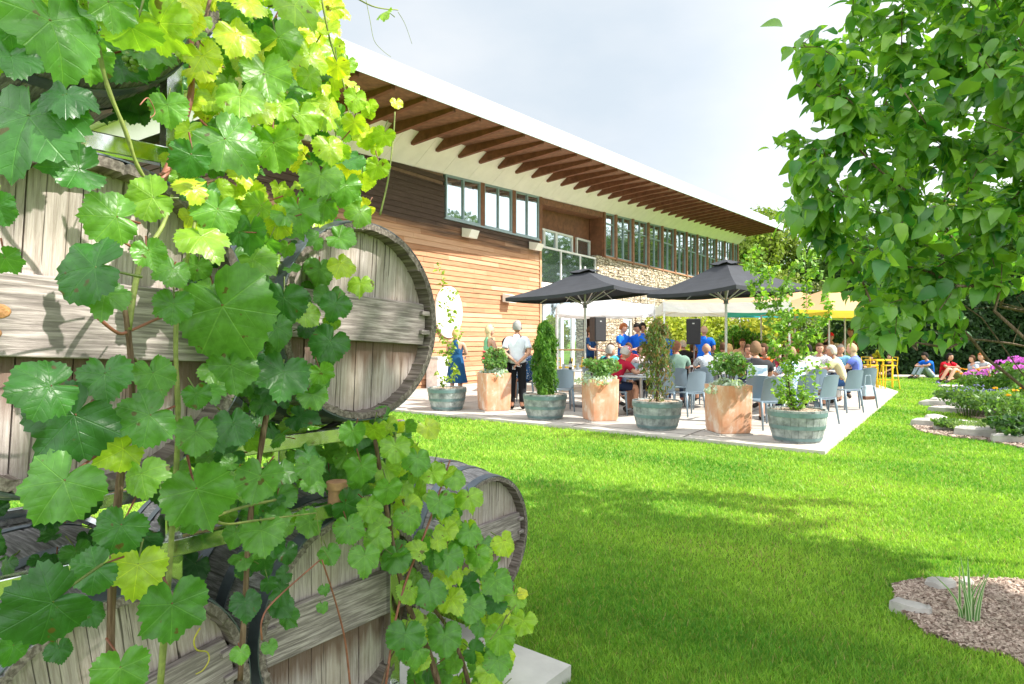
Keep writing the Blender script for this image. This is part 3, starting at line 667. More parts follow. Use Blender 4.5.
def shrub(base,H,rad,lab,c0,c1,n,size,name='shrub',group=None,lump=9,cat='shrub',droop=.1,mat=None,tv=LEAFQ,tf=((0,1,2,3),)):
    E=empty(name,base,0,lab,cat,group); mb=MB()
    for j in range(8): a=random.random()*2*PI; mb.tube([(0,0,0),(math.cos(a)*rad*.3,math.sin(a)*rad*.3,H*.4),(math.cos(a)*rad*.7,math.sin(a)*rad*.7,H*.8)],[.02*H,.014*H,.005*H],5)
    mb.build('stem',mbark,E,smooth=True)
    p,nr=crown_pts(n,(0,0,H*.52),(rad,rad,H*.5),lump=lump,lr=.5); p[:,2]=np.maximum(p[:,2],.02); leaves('foliage',p,nr,size,c0,c1,E,droop=droop,mat=mat,tv=tv,tf=tf); return E
SG='yellow-green shrubs behind the patio'
YB0,YB1=(.17,.24,.02),(.42,.44,.05)
shrub(gx(678,27),2.9,1.7,'bright yellow-green shrub behind the staff under the white tent',YB0,YB1,4500,.14,group=SG)
shrub(gx(716,28),2.7,1.6,'yellow-green shrub behind the right loudspeaker',YB0,YB1,4500,.14,group=SG)
shrub(gx(752,27),2.6,1.6,'golden shrub left of the tall sapling',YB0,(.5,.46,.05),4500,.14,group=SG)
shrub(gx(792,29),2.6,1.9,'olive shrub behind the people under the turquoise umbrella',MG0,YG1,4500,.15,group=SG)
shrub(gx(830,29),2.6,1.7,'darker shrub next to the hedge behind the coloured umbrellas',MG0,MG1,4500,.15,group=SG)
shrub(gx(739,19),1.95,.85,'rounded bright green bush behind the second umbrella pole',(.05,.16,.02),(.14,.30,.04),4500,.09)
# ------------------------------------------------------------ barrels
def head_mat():
    m,nt,b,out=newmat('barrel_head_wood')
    v=coords(nt,(1,26,1.3)); g=noise(nt,v,6.0,9,.72,.5); v2=coords(nt,(1,7.3,.7)); pl=noise(nt,v2,1.3,2)
    vb=coords(nt,(3,3,3)); bl=noise(nt,vb,2.2,5,.6)
    col=ramp(nt,g,[(.25,(.15,.12,.115)),(.42,(.33,.28,.27)),(.6,(.55,.485,.475)),(.8,(.74,.675,.67))])
    col=mixc(nt,ramp(nt,pl,[(.35,(0,0,0)),(.7,(.55,.55,.55))]),col,(.48,.40,.31))
    col=mixc(nt,ramp(nt,bl,[(.5,(0,0,0)),(.78,(.6,.6,.6))]),col,(.24,.19,.15))
    # rusty wine stain running down below the batten, ragged lower edge
    sp=N(nt,'ShaderNodeSeparateXYZ'); tcn=nt.nodes.new('ShaderNodeTexCoord'); nt.links.new(tcn.outputs['Object'],sp.inputs[0])
    vs_=coords(nt,(1,40,2)); st=noise(nt,vs_,1.2,4); zz=math_(nt,'ADD',sp.outputs[2],math_(nt,'MULTIPLY',math_(nt,'SUBTRACT',st,.5),.16))
    mr=N(nt,'ShaderNodeMapRange'); nt.links.new(zz,mr.inputs[0]); mr.inputs[1].default_value=-.165; mr.inputs[2].default_value=-.105
    col=mixc(nt,math_(nt,'MULTIPLY',mr.outputs[0],math_(nt,'MULTIPLY',math_(nt,'LESS_THAN',sp.outputs[2],-.06),.8)),col,(.13,.07,.045))
    nt.links.new(col,b.inputs['Base Color']); b.inputs['Roughness'].default_value=.85; b.inputs['Specular IOR Level'].default_value=.2; ck=noise(nt,coords(nt,(1,30,.7)),3.2,3,.5,.2); crk=ramp(nt,ck,[(.655,(0,0,0)),(.672,(1,1,1))]); col=mixc(nt,math_(nt,'MULTIPLY',crk,.75),col,(.05,.04,.03)); nt.links.new(col,b.inputs['Base Color']); bump(nt,b,math_(nt,'SUBTRACT',g,crk),.7,.005); return m
MH=head_mat(); MBT=wood('batten_wood',(.24,.205,.195),(.52,.455,.44),'Y',2.1,stain=None)
MST=wood('stave_wood',(.20,.19,.185),(.42,.41,.40),'X',2); MHP=M('hoop_steel',(.13,.155,.18),.45,.6,.3,9,.2)
MCH=wood('chime_wood',(.14,.115,.10),(.33,.285,.255),'X',1.3,bm=.12)
KNOT=M('wood_knot',(.40,.20,.08),.6,0,.5,30,.4)
def barrel(c,rz,roll,lab,knot=None,len_=.92,group='wine barrels on the steel rack',pegs=(.2,)):
    Rm=Matrix.Rotation(rz,4,'Z')@Matrix.Rotation(roll,4,'X')
    E=empty('wine_barrel',c,0,lab,'barrel',group,rot=Rm.to_euler())
    ns=26; prof=[]
    for i in range(13):
        u=i/12; prof.append((.300+.048*math.sin(PI*u),-len_*u))
    # staves: outer skin with grooves, then chime end and inner lip at both ends
    vs=[];fs=[];seq=[]
    offs=[(0,-.004),(.07,0),(.5,.0012),(.93,0)]
    ring=[]
    path=[(r,x) for r,x in prof]
    inner=[(.281,0.0),(.279,-.07)]
    tot=[inner[1],inner[0]]+path
    for (r,x) in tot:
        for k in range(ns):
            jit=random.Random(k*31+int(abs(c[0])*100)).uniform(-.004,.003)
            for o_,dr in offs:
                a=2*PI*(k+o_)/ns; rr=r+dr
                xx=x+(jit if x>-.02 else 0)
                vs.append((xx,rr*math.cos(a),rr*math.sin(a)))
    n=ns*4
    for i in range(len(tot)-1):
        for j in range(n): j2=(j+1)%n; fs.append((i*n+j,i*n+j2,(i+1)*n+j2,(i+1)*n+j))
    last=(len(tot)-1)*n; fs.append(tuple(last+j for j in range(n)))
    mb=MB(); mb.add(vs,fs,0)
    mi=[]
    for i in range(len(tot)-1): mi+= [1 if i<2 else 0]*n
    mb.m=mi+[0]
    mb.build('staves',[MST,MCH],E,auto=R(35))
    for i,(xa,xb) in enumerate(((-.003,-.042),(-.15,-.19),(-.29,-.33),(-len_+.33,-len_+.29),(-len_+.19,-len_+.15),(-len_+.055,-len_+.012))):
        def rr(x): return .300+.048*math.sin(PI*(-x/len_))
        q=MB(); MM=Matrix(((0,0,1),(0,1,0),(-1,0,0)))
        q.lathe([(rr(xa)+.0015,xa),(rr(xa)+.0045,xa),(rr(xb)+.0045,xb),(rr(xb)+.0015,xb)],64,M=MM,closed=True)
        q.build('hoop',MHP,E,auto=R(35))
    # head planks
    q=MB(); edges=[-.2805,-.19,-.10,-.008,.075,.165,.2805]; rnd=random.Random(int(c[2]*1000)+int(c[1]*77))
    edges=[e+(rnd.uniform(-.012,.012) if abs(e)<.28 else 0) for e in edges]
    for k in range(6):
        y0,y1=edges[k]+.0012,edges[k+1]-.0012; poly=[]
        for i in range(9):
            y=y0+(y1-y0)*i/8; poly.append((y,math.sqrt(max(0,.2806**2-y*y))))
        lo=[(y,-z) for y,z in poly][::-1]; pl=poly+lo; xo=-.050+rnd.uniform(-.003,.002); m_=len(pl)
        q.add([(xo,y,z) for y,z in pl]+[(xo-.02,y,z) for y,z in pl],[tuple(range(m_)),tuple(range(m_,2*m_))[::-1]]+[(i,m_+i,m_+(i+1)%m_,(i+1)%m_) for i in range(m_)])
    hd_=q.build('head',MH,E)
    # batten across the head with wedge-cut ends
    q=MB(); z0,z1=-.062,.078; pl=[]
    for i in range(7): z=z0+(z1-z0)*i/6; pl.append((math.sqrt(.271**2-z*z),z))
    pl+= [(-y,z) for y,z in pl[::-1]]; m_=len(pl)
    q.add([(-.022,y,z) for y,z in pl]+[(-.045,y,z) for y,z in pl],[tuple(range(m_)),tuple(range(m_,2*m_))[::-1]]+[(i,m_+i,m_+(i+1)%m_,(i+1)%m_) for i in range(m_)])
    q.build('batten',MBT,hd_,bevel=.003)
    for s,zs in ((1,(.045,-.02)),(-1,(.04,))):
        for zz in zs:
            q=MB(); q.box((-.022,s*.262,zz),(.03,.04,.016)); q.build('peg',MBT,hd_,bevel=.003)
    if knot:
        q=MB(); q.ball((-.0215,knot[0],knot[1]),.016,12,6,(.12,1.25,.8)); q.build('knot',KNOT,hd_,smooth=True)
        q=MB(); q.ball((-.0215,knot[0]-.005,knot[1]-.036),.012,12,6,(.12,1.2,.8)); q.build('knot',KNOT,hd_,smooth=True)
    return E
rzb=math.atan2(-.60,.80)
def bp(px,py,d): return P(px,py,d)
barrel(bp(95,324,1.13),rzb,R(-3),'weathered barrel on the left with a knotted horizontal board, behind the big vine leaves',knot=(-.135,.012))
barrel(bp(368,321,1.97),rzb,R(-3),'weathered barrel at the upper right of the rack, nearly its whole grey head visible')
barrel(bp(120,738,1.37),rzb,R(8),'lowest left barrel with a tan head partly cut by the bottom edge of the photo')
barrel(bp(351,614,1.93),rzb,R(0),'lower middle barrel with a blue-black body and a sloping board on its head')
barrel(bp(491,541,3.05),rzb,R(0),'farthest barrel, lowest at the right, with a sunlit top and the lawn beside it',len_=.88)
barrel(bp(85,-108,1.22),rzb,R(0),'topmost barrel of which only the curved rim shows at the top edge of the photo')
# a dark barrel standing behind the left column

# ------------------------------------------------------------ rack
def steel():
    m,nt,b,out=newmat('polished_steel'); b.inputs['Metallic'].default_value=1; b.inputs['Base Color'].default_value=(.62,.64,.62,1); b.inputs['Roughness'].default_value=.14
    v=coords(nt,kind='World'); bump(nt,b,noise(nt,v,9,3),.12,.01)
    nt.links.new(ramp(nt,noise(nt,v,30,5),[(.4,(.1,.1,.1)),(.8,(.34,.34,.34))]),b.inputs['Roughness']); return m
MSL=steel(); RB=Vector((-.804,1.54,0)); RD=Vector((.64,.768,0)).normalized(); RN=Vector((.80,-.60,0))
rk=empty('barrel_rack',RB,0,'polished steel rack of flat bars and posts carrying the stacked barrels','rack')
def rp(u,s,z): return RD*u+RN*s+Vector((0,0,z))
def rbar(u0,u1,s,z,hh=.042,th=.03,nm='rail'):
    mb=MB(); mb.hexa([rp(u0,s-th/2,z-hh/2),rp(u0,s+th/2,z-hh/2),rp(u1,s+th/2,z-hh/2),rp(u1,s-th/2,z-hh/2),rp(u0,s-th/2,z+hh/2),rp(u0,s+th/2,z+hh/2),rp(u1,s+th/2,z+hh/2),rp(u1,s-th/2,z+hh/2)])
    mb.build(nm,MSL,rk,bevel=.003)
for z in (1.215,1.0,.36): rbar(-1.3,.70,0,z); rbar(-1.3,.70,-.62,z)
rbar(-1.3,.06,0,1.93); rbar(-1.3,.06,-.62,1.93)
for u,zt_ in ((-.74,2.5),(0.0,2.35),(.685,1.22)):
    for s in (0,-.62):
        mb=MB(); w=.02
        mb.hexa([rp(u-w,s-.016,.07),rp(u-w,s-.05,.07),rp(u+w,s-.05,.07),rp(u+w,s-.016,.07),rp(u-w,s-.016,zt_),rp(u-w,s-.05,zt_),rp(u+w,s-.05,zt_),rp(u+w,s-.016,zt_)]); mb.build('post',MSL,rk,bevel=.003)
for u in (-.74,0,.685):
    for z in (1.19,.97): 
        mb=MB(); mb.tube([rp(u,0,z),rp(u,-.62,z)],.014,6); mb.build('cross_bar',MSL,rk)
MRD=M('cradle_rod',(.06,.055,.05),.5,.5)
for u0,zc,z in ((.36,1.555,1.24),(.36,.665,.38),(-.37,1.52,1.24),(-.37,.665,.38)):
    for s in (-.10,-.50):
        pts=[]
        for i in range(11):
            a=R(-150+12*i); pts.append(rp(u0+.36*math.cos(a),s,zc+.36*math.sin(a)))
        mb=MB(); mb.tube(pts,.012,6); mb.build('cradle',MRD,rk,smooth=True)
E=empty('clay_pot',P(337,499,1.88),0,'small upturned terracotta pot standing on a steel rail of the rack','pot')
mb=MB(); mb.lathe([(.027,-.01),(.024,.03),(.031,.031),(.031,.052),(.0,.052)],20); mb.build('body',M('terracotta_small',(.50,.27,.16),.8,0,.2,40),E,auto=R(40))
# ------------------------------------------------------------ grape vine
VM=foliage('vine_leaf',.42,.36,veins=True,spec=.6,tr_gain=(1.6,1.6,.5))
def leaf_template(seed):
    r=np.random.default_rng(seed); th=[0,20,32,52,74,82,102,128,150,165,180]; ra=np.array([1.0,.87,.83,.91,.82,.80,.84,.74,.66,.50,.18])
    ra=ra*(1+r.normal(0,.045,11)); n=64; ang=np.arange(n)/n*360-180
    rad=np.interp(np.abs(ang),th,ra); tooth=np.where(np.arange(n)%2==0,1.04,.965)+r.normal(0,.015,n); tooth=np.where(np.abs(ang)>158,1,tooth); rad=rad*tooth
    a,b,c,ph=r.uniform(-.2,.45),r.uniform(-.05,.38),r.uniform(.05,.6),r.uniform(0,6.28); cu=r.uniform(-.2,.35)
    V=[(0,0,0)];U=[(0,0)]
    for q in (.3,.55,.8,1.0):
        for k in range(n):
            rr=rad[k] if q==1.0 else np.interp(np.abs(ang[k]),th,ra)
            x=-math.sin(R(ang[k]))*rr*q; y=math.cos(R(ang[k]))*rr*q
            rl=math.hypot(x,y); t=R(ang[k])
            z=-a*x*x*1.4+b*abs(x)*.8-c*y*abs(y)*.7+.06*q*q*math.sin(5*t+ph)+.05*q**3*math.sin(9*t+ph*2)+cu*.25*x*y
            # pleats between main veins
            z+=-.02*rl*(abs(math.sin((t)*3.55))-.5)
            V.append((x,y,z)); U.append((x,y))
    Fc=[]
    for k in range(n): k2=(k+1)%n; Fc.append((0,1+k,1+k2))
    for g in range(3):
        for k in range(n):
            k2=(k+1)%n; a_,b_,c_,d_=1+g*n+k,1+(g+1)*n+k,1+(g+1)*n+k2,1+g*n+k2; Fc+=[(a_,b_,c_),(a_,c_,d_)]
    return np.array(V),np.array(Fc),np.array(U)
LT=[leaf_template(s) for s in range(14)]
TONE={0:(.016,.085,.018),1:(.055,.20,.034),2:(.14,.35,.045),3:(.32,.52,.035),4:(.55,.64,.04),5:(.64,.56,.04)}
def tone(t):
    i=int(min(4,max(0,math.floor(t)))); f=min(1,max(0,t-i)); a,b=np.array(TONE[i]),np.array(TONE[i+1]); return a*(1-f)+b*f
def vine_foliage(items,par,name='foliage',pets=None):
    """items: pos, tip dir, normal, size, tone"""
    Vs=[];Fs=[];Ts=[];Us=[];b=0
    for k in range(14):
        it=[q for i,q in enumerate(items) if i%14==k]
        if not it: continue
        Rm=frames(np.array([q[1] for q in it]),np.array([q[2] for q in it]))
        tv,tf,tu=LT[k]
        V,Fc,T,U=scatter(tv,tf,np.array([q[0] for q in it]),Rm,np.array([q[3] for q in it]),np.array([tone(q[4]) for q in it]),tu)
        Vs.append(V);Fs.append(Fc+b);Ts.append(T);Us.append(U);b+=len(V)
    if pets:
        for mbx,cc in pets:
            tri=[]
            for f_ in mbx.f: tri+=[(f_[0],f_[1],f_[2]),(f_[0],f_[2],f_[3])]
            Vs.append(np.array(mbx.v)); Fs.append(np.array(tri)+b); Ts.append(np.tile(cc,(len(mbx.v),1))); Us.append(np.tile((.35,.62),(len(mbx.v),1))); b+=len(mbx.v)
    o=np_mesh(name,np.concatenate(Vs),np.concatenate(Fs),VM,par,tint=np.concatenate(Ts),uv=np.concatenate(Us)); return o
def dv(px): return float(np.interp(px,[0,60,130,200,260,320,380,450,530],[.80,.86,.98,1.16,1.36,1.62,1.82,2.12,2.45]))
# leaves read off the photograph: centre, width in pixels, screen direction of the tip, sideways/upward lean, tone
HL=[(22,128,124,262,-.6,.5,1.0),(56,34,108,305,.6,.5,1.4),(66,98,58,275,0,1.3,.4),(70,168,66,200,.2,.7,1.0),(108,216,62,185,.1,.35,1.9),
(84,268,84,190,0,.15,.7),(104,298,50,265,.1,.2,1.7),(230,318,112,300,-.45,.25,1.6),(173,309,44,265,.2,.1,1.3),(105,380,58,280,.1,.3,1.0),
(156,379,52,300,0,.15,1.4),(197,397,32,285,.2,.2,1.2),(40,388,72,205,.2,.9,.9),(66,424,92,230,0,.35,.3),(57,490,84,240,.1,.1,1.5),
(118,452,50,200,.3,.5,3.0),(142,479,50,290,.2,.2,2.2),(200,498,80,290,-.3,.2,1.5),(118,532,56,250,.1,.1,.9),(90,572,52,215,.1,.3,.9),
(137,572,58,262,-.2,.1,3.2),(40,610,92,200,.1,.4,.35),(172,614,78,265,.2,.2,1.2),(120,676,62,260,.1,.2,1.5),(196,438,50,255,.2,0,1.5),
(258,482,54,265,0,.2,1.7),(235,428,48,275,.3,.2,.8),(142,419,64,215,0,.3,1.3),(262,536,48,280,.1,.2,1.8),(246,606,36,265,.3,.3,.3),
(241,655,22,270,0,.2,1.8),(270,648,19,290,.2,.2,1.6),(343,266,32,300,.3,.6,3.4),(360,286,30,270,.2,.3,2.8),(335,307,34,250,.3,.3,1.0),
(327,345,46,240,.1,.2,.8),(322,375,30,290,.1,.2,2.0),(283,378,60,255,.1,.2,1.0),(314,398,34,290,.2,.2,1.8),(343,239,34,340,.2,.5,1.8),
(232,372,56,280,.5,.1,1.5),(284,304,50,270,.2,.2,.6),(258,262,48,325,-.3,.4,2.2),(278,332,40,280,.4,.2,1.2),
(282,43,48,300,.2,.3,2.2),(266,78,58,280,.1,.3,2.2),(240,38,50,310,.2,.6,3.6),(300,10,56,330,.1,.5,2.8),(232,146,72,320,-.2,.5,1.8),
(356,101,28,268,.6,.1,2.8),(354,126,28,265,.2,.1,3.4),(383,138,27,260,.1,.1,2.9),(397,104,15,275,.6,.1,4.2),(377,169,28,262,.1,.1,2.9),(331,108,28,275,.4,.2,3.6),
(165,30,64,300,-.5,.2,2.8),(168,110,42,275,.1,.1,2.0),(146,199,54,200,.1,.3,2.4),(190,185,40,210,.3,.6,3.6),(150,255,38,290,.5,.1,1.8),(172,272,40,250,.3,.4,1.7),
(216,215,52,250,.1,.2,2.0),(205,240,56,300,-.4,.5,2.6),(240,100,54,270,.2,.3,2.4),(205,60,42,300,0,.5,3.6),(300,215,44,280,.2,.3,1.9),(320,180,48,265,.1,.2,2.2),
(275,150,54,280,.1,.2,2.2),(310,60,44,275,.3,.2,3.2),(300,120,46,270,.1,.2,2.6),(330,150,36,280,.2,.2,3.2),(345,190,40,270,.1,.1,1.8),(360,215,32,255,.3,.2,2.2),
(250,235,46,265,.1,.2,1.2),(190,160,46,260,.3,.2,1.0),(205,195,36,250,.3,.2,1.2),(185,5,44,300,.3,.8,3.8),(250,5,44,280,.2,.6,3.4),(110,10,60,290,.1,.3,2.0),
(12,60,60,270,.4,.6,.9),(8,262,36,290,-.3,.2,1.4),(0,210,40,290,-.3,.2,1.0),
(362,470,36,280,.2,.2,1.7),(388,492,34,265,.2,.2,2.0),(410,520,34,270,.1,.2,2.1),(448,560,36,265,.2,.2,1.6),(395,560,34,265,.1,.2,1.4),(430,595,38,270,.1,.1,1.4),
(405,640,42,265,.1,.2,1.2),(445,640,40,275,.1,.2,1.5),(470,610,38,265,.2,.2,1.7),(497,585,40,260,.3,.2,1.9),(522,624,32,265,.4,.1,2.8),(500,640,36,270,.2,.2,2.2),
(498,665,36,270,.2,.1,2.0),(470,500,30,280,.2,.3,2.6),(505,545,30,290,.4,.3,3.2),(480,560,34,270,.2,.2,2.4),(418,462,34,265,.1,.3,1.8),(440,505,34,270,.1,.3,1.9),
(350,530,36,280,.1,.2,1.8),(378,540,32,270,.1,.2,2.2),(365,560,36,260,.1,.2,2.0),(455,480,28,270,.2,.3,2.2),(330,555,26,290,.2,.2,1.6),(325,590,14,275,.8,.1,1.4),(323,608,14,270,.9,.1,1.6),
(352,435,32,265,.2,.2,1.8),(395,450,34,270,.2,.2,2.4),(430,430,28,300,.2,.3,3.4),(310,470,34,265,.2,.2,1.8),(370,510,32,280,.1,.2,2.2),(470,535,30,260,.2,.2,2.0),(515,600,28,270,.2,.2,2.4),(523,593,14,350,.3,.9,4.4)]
items=[];petl=MB();petr=MB();branches=MB()
def place(px,py,w,ang,lx,lz,tn,dd=0,pet=True):
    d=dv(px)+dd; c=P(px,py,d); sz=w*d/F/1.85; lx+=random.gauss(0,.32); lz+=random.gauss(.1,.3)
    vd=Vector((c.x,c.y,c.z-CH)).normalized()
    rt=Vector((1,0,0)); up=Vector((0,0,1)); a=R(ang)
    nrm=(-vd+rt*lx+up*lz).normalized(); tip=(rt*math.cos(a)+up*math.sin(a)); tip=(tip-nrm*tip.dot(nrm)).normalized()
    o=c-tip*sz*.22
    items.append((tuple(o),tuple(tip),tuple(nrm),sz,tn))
    if pet:
        p1=o-tip*sz*.35-nrm*sz*.25; p2=o-tip*sz*random.uniform(.7,1.0)-nrm*sz*random.uniform(.5,.8)+Vector((random.uniform(-.2,.2)*sz,0,0))
        (petr if random.random()<.5 else petl).tube([o,p1,p2],[sz*.022+.0005,sz*.02+.0005,sz*.028+.0006],5,False)
HL.append((383,13,22,185,.2,.9,2.8))
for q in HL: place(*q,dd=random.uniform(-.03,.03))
nH=len(items)
def fill(poly,n,wr,tr,dd,up=.25,angj=38):
    P_=np.array(poly); c=0
    while c<n:
        x=random.uniform(P_[:,0].min(),P_[:,0].max()); y=random.uniform(P_[:,1].min(),P_[:,1].max())
        if not inpoly(np.array([x]),np.array([y]),poly)[0]: continue
        c+=1; depth=random.uniform(*dd); k=(depth-dd[0])/(dd[1]-dd[0]+1e-6)
        place(x,y,random.uniform(*wr)*(dv(x)/(dv(x)+depth)),random.gauss(268,angj),random.gauss(.12,.62),random.gauss(up+.05,.6),random.uniform(*tr),dd=depth,pet=k<.6)
fill([(180,-30),(315,-30),(320,50),(330,95),(355,140),(370,190),(362,222),(330,222),(300,240),(195,250),(168,190),(175,90)],230,(22,46),(.6,4.2),(.02,.55))
fill([(170,-20),(345,-20),(345,120),(200,110)],50,(28,46),(2.6,4.3),(-.02,.3),.5)
fill([(-20,-30),(185,-30),(185,60),(110,75),(60,50),(-20,60)],34,(50,85),(.6,2.6),(.02,.35))
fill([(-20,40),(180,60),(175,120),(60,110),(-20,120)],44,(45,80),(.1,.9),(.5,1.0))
fill([(190,225),(340,225),(330,300),(335,330),(320,420),(250,440),(205,400),(225,330),(190,290)],100,(22,44),(.2,2.6),(.04,.45))
fill([(170,470),(230,420),(400,415),(420,470),(330,520),(250,545),(180,540)],70,(26,44),(.6,2.4),(.10,.6))
fill([(345,60),(372,100),(380,170),(360,150)],10,(14,24),(2.4,4.2),(-.02,.1))
fill([(235,470),(300,500),(290,620),(230,600)],26,(18,38),(.3,1.9),(.06,.3))
fill([(350,430),(395,415),(435,450),(458,500),(490,550),(512,600),(508,650),(505,700),(418,700),(405,600),(392,555),(362,520)],150,(20,36),(.6,3.4),(.0,.38))
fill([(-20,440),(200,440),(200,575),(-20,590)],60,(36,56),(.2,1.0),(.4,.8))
fill([(215,415),(380,430),(380,500),(240,510)],120,(24,38),(.9,3.0),(.7,1.5))
fill([(0,575),(60,575),(110,600),(100,690),(0,690)],3,(28,40),(.4,1.2),(.05,.2))
vine=empty('grape_vine',Vector((-.62,1.62,.07)),0,'large-leaved green grape vine climbing over the barrels and steel rack','vine')
up_items=[q for q in items]
def reloc(o,E): o.parent=E; o.matrix_parent_inverse=Matrix.Translation(-Vector(E.location)); return o
lowv=empty('grape_vine',P(415,700,2.2),0,'smaller-leaved vine hanging over the lower right barrels beside the lawn','vine')
lowv.location.z=.07
A_=[q for q in items if not (q[0][0]/q[0][1]*F+512>338 and HY-(q[0][2]-CH)/q[0][1]*F>415)]
B_=[q for q in items if (q[0][0]/q[0][1]*F+512>338 and HY-(q[0][2]-CH)/q[0][1]*F>415)]
reloc(vine_foliage(A_,None,pets=[(petl,(.16,.22,.05)),(petr,(.24,.09,.05))]),vine); reloc(vine_foliage(B_,None),lowv)
MSG=M('stem_green',(.20,.24,.06),.6,0,.3,60); MSR=M('stem_red',(.26,.10,.06),.55,0,.3,60); MVB=wood('vine_bark',(.13,.08,.05),(.26,.18,.12),'Z',2)
def stem(par,pts,r0,r1,mat,off=.06,name='stem'):
    pp=[P(x,y,dv(x)+off) for x,y in pts]
    # smooth through the points
    out=[]; 
    for i in range(len(pp)-1):
        p0=pp[max(i-1,0)];p1=pp[i];p2=pp[i+1];p3=pp[min(i+2,len(pp)-1)]
        for k in range(5):
            t=k/5; out.append(.5*((2*p1)+(-p0+p2)*t+(2*p0-5*p1+4*p2-p3)*t*t+(-p0+3*p1-3*p2+p3)*t**3))
    out.append(pp[-1]); n=len(out); mb=MB(); mb.tube(out,[r0+(r1-r0)*i/(n-1)+random.uniform(-.0006,.0006)*(r0>.003) for i in range(n)],7)
    return reloc(mb.build(name,mat,None,smooth=True),par)
stem(vine,[(110,690),(112,590),(120,480),(132,400),(128,330),(120,290)],.007,.004,MVB)
stem(vine,[(128,330),(140,265),(163,225),(172,195)],.005,.003,MSG)
stem(vine,[(160,690),(170,560),(178,430),(176,330),(188,255),(200,200)],.006,.003,MSG)
stem(vine,[(88,-10),(97,40),(107,85),(125,130),(137,165),(148,183)],.0035,.003,MSG)
stem(vine,[(160,185),(175,150),(190,100),(192,60),(190,20)],.007,.005,MSR,.1)
stem(vine,[(160,175),(185,160),(200,145)],.003,.002,MSR)
stem(vine,[(192,60),(205,20),(212,-10)],.005,.003,MVB,.1)
stem(vine,[(-10,30),(30,20),(70,22)],.008,.005,MSG,.15)
stem(vine,[(87,230),(115,238),(140,252)],.002,.002,MSR)
stem(vine,[(97,317),(118,333),(132,330),(160,318),(178,315)],.003,.002,MSR)
stem(vine,[(320,-10),(330,40),(345,90),(352,140)],.003,.002,MSG,.05)
stem(vine,[(395,112),(393,140),(388,180),(380,215)],.002,.003,MSG,.0)
stem(vine,[(240,225),(262,300),(270,380),(262,440),(250,520),(245,600),(240,680)],.008,.006,MVB,.15)
stem(vine,[(205,520),(240,508),(275,500)],.004,.003,MSG)
stem(vine,[(205,515),(225,524),(260,520),(316,513)],.0035,.002,MSG,.0)
stem(vine,[(262,640),(262,620),(275,600),(320,560)],.002,.002,MSR,.0)
stem(vine,[(340,-12),(372,6),(398,10)],.0025,.0015,MSG,.0)
stem(lowv,[(440,690),(428,650),(410,610),(396,560),(385,500),(375,440)],.012,.006,MVB,.12)
stem(lowv,[(470,690),(462,660),(446,625),(425,600)],.009,.005,MVB,.12)
stem(lowv,[(385,690),(400,600),(430,520),(450,460)],.004,.003,MSR,.05)
stem(lowv,[(350,684),(345,640),(335,600),(322,560)],.003,.002,MSR,.0)
stem(lowv,[(490,640),(512,610),(525,596)],.002,.0015,MSG,.0)
stem(lowv,[(380,690),(395,650),(420,640)],.003,.002,MVB,.05)
# tendrils
def tendril(par,pts,r=.0009,mat=None): stem(par,pts,r,r*.6,mat or MSG,-.02,'tendril')
tendril(vine,[(366,0),(370,20),(374,40),(382,50),(391,57)]); tendril(vine,[(398,12),(405,24),(412,44)])
tendril(vine,[(200,628),(194,640),(197,650),(207,652),(209,660),(203,670),(196,674)],.0016,M('tendril_yellow',(.40,.36,.04),.6))
tendril(vine,[(316,513),(322,545),(330,560)]); tendril(vine,[(140,105),(148,98),(155,112),(150,118)],.001,MSR); tendril(lowv,[(500,596),(530,594),(538,590)])
place_small=[]
items2=[]
# grapes
def grapes(px,py,n,w,h_,r,dd):
    d=dv(px)+dd; c=P(px,py,d); E=MB()
    for i in range(n):
        t=random.random(); a=random.random()*2*PI; rr=w*(1-t*.65)*math.sqrt(random.uniform(.5,1))*d/F; E.ball(c+Vector((math.cos(a)*rr,math.sin(a)*rr,(.5-t)*h_*d/F)),r*random.uniform(.8,1.15),9,6)
    reloc(E.build('grape_cluster',gm,None,smooth=True),vine)
gm=M('green_grape',(.16,.26,.045),.25,0,.15,20,spec=.6)
grapes(131,42,60,13,56,.0058,.16); grapes(150,40,30,9,34,.005,.22); grapes(92,30,22,8,30,.005,.2)
# sprig of young leaves against the sky
# ------------------------------------------------------------ branching plants
def grow(init,targets,jit=.06,seg=.25):
    """init: list of (pos,parent); greedy nearest-node growth; returns nodes,parents"""
    nodes=[np.array(p,float) for p,_ in init]; par=[q for _,q in init]
    root=nodes[0]; T=sorted(targets,key=lambda t:np.linalg.norm(np.array(t)-root)); tips=[]
    for t in T:
        t=np.array(t,float); A=np.array(nodes); d=np.linalg.norm(A-t,axis=1)+ .35*np.linalg.norm(A-root,axis=1)*0
        # prefer nodes lower/inner than the target so branches sweep outward
        pen=np.maximum(0,np.linalg.norm(A-root,axis=1)-np.linalg.norm(t-root))*1.5
        i=int(np.argmin(d+pen)); L=np.linalg.norm(t-nodes[i]); k=max(1,int(L/seg)); a=nodes[i]; prev=i
        for j in range(1,k+1):
            u=j/k; p=a+(t-a)*u+rng.normal(0,jit*L*.3,3)*(1 if j<k else 0); p[2]+=math.sin(PI*u)*L*.08
            nodes.append(p); par.append(prev); prev=len(nodes)-1
        tips.append(prev)
    return nodes,par,tips
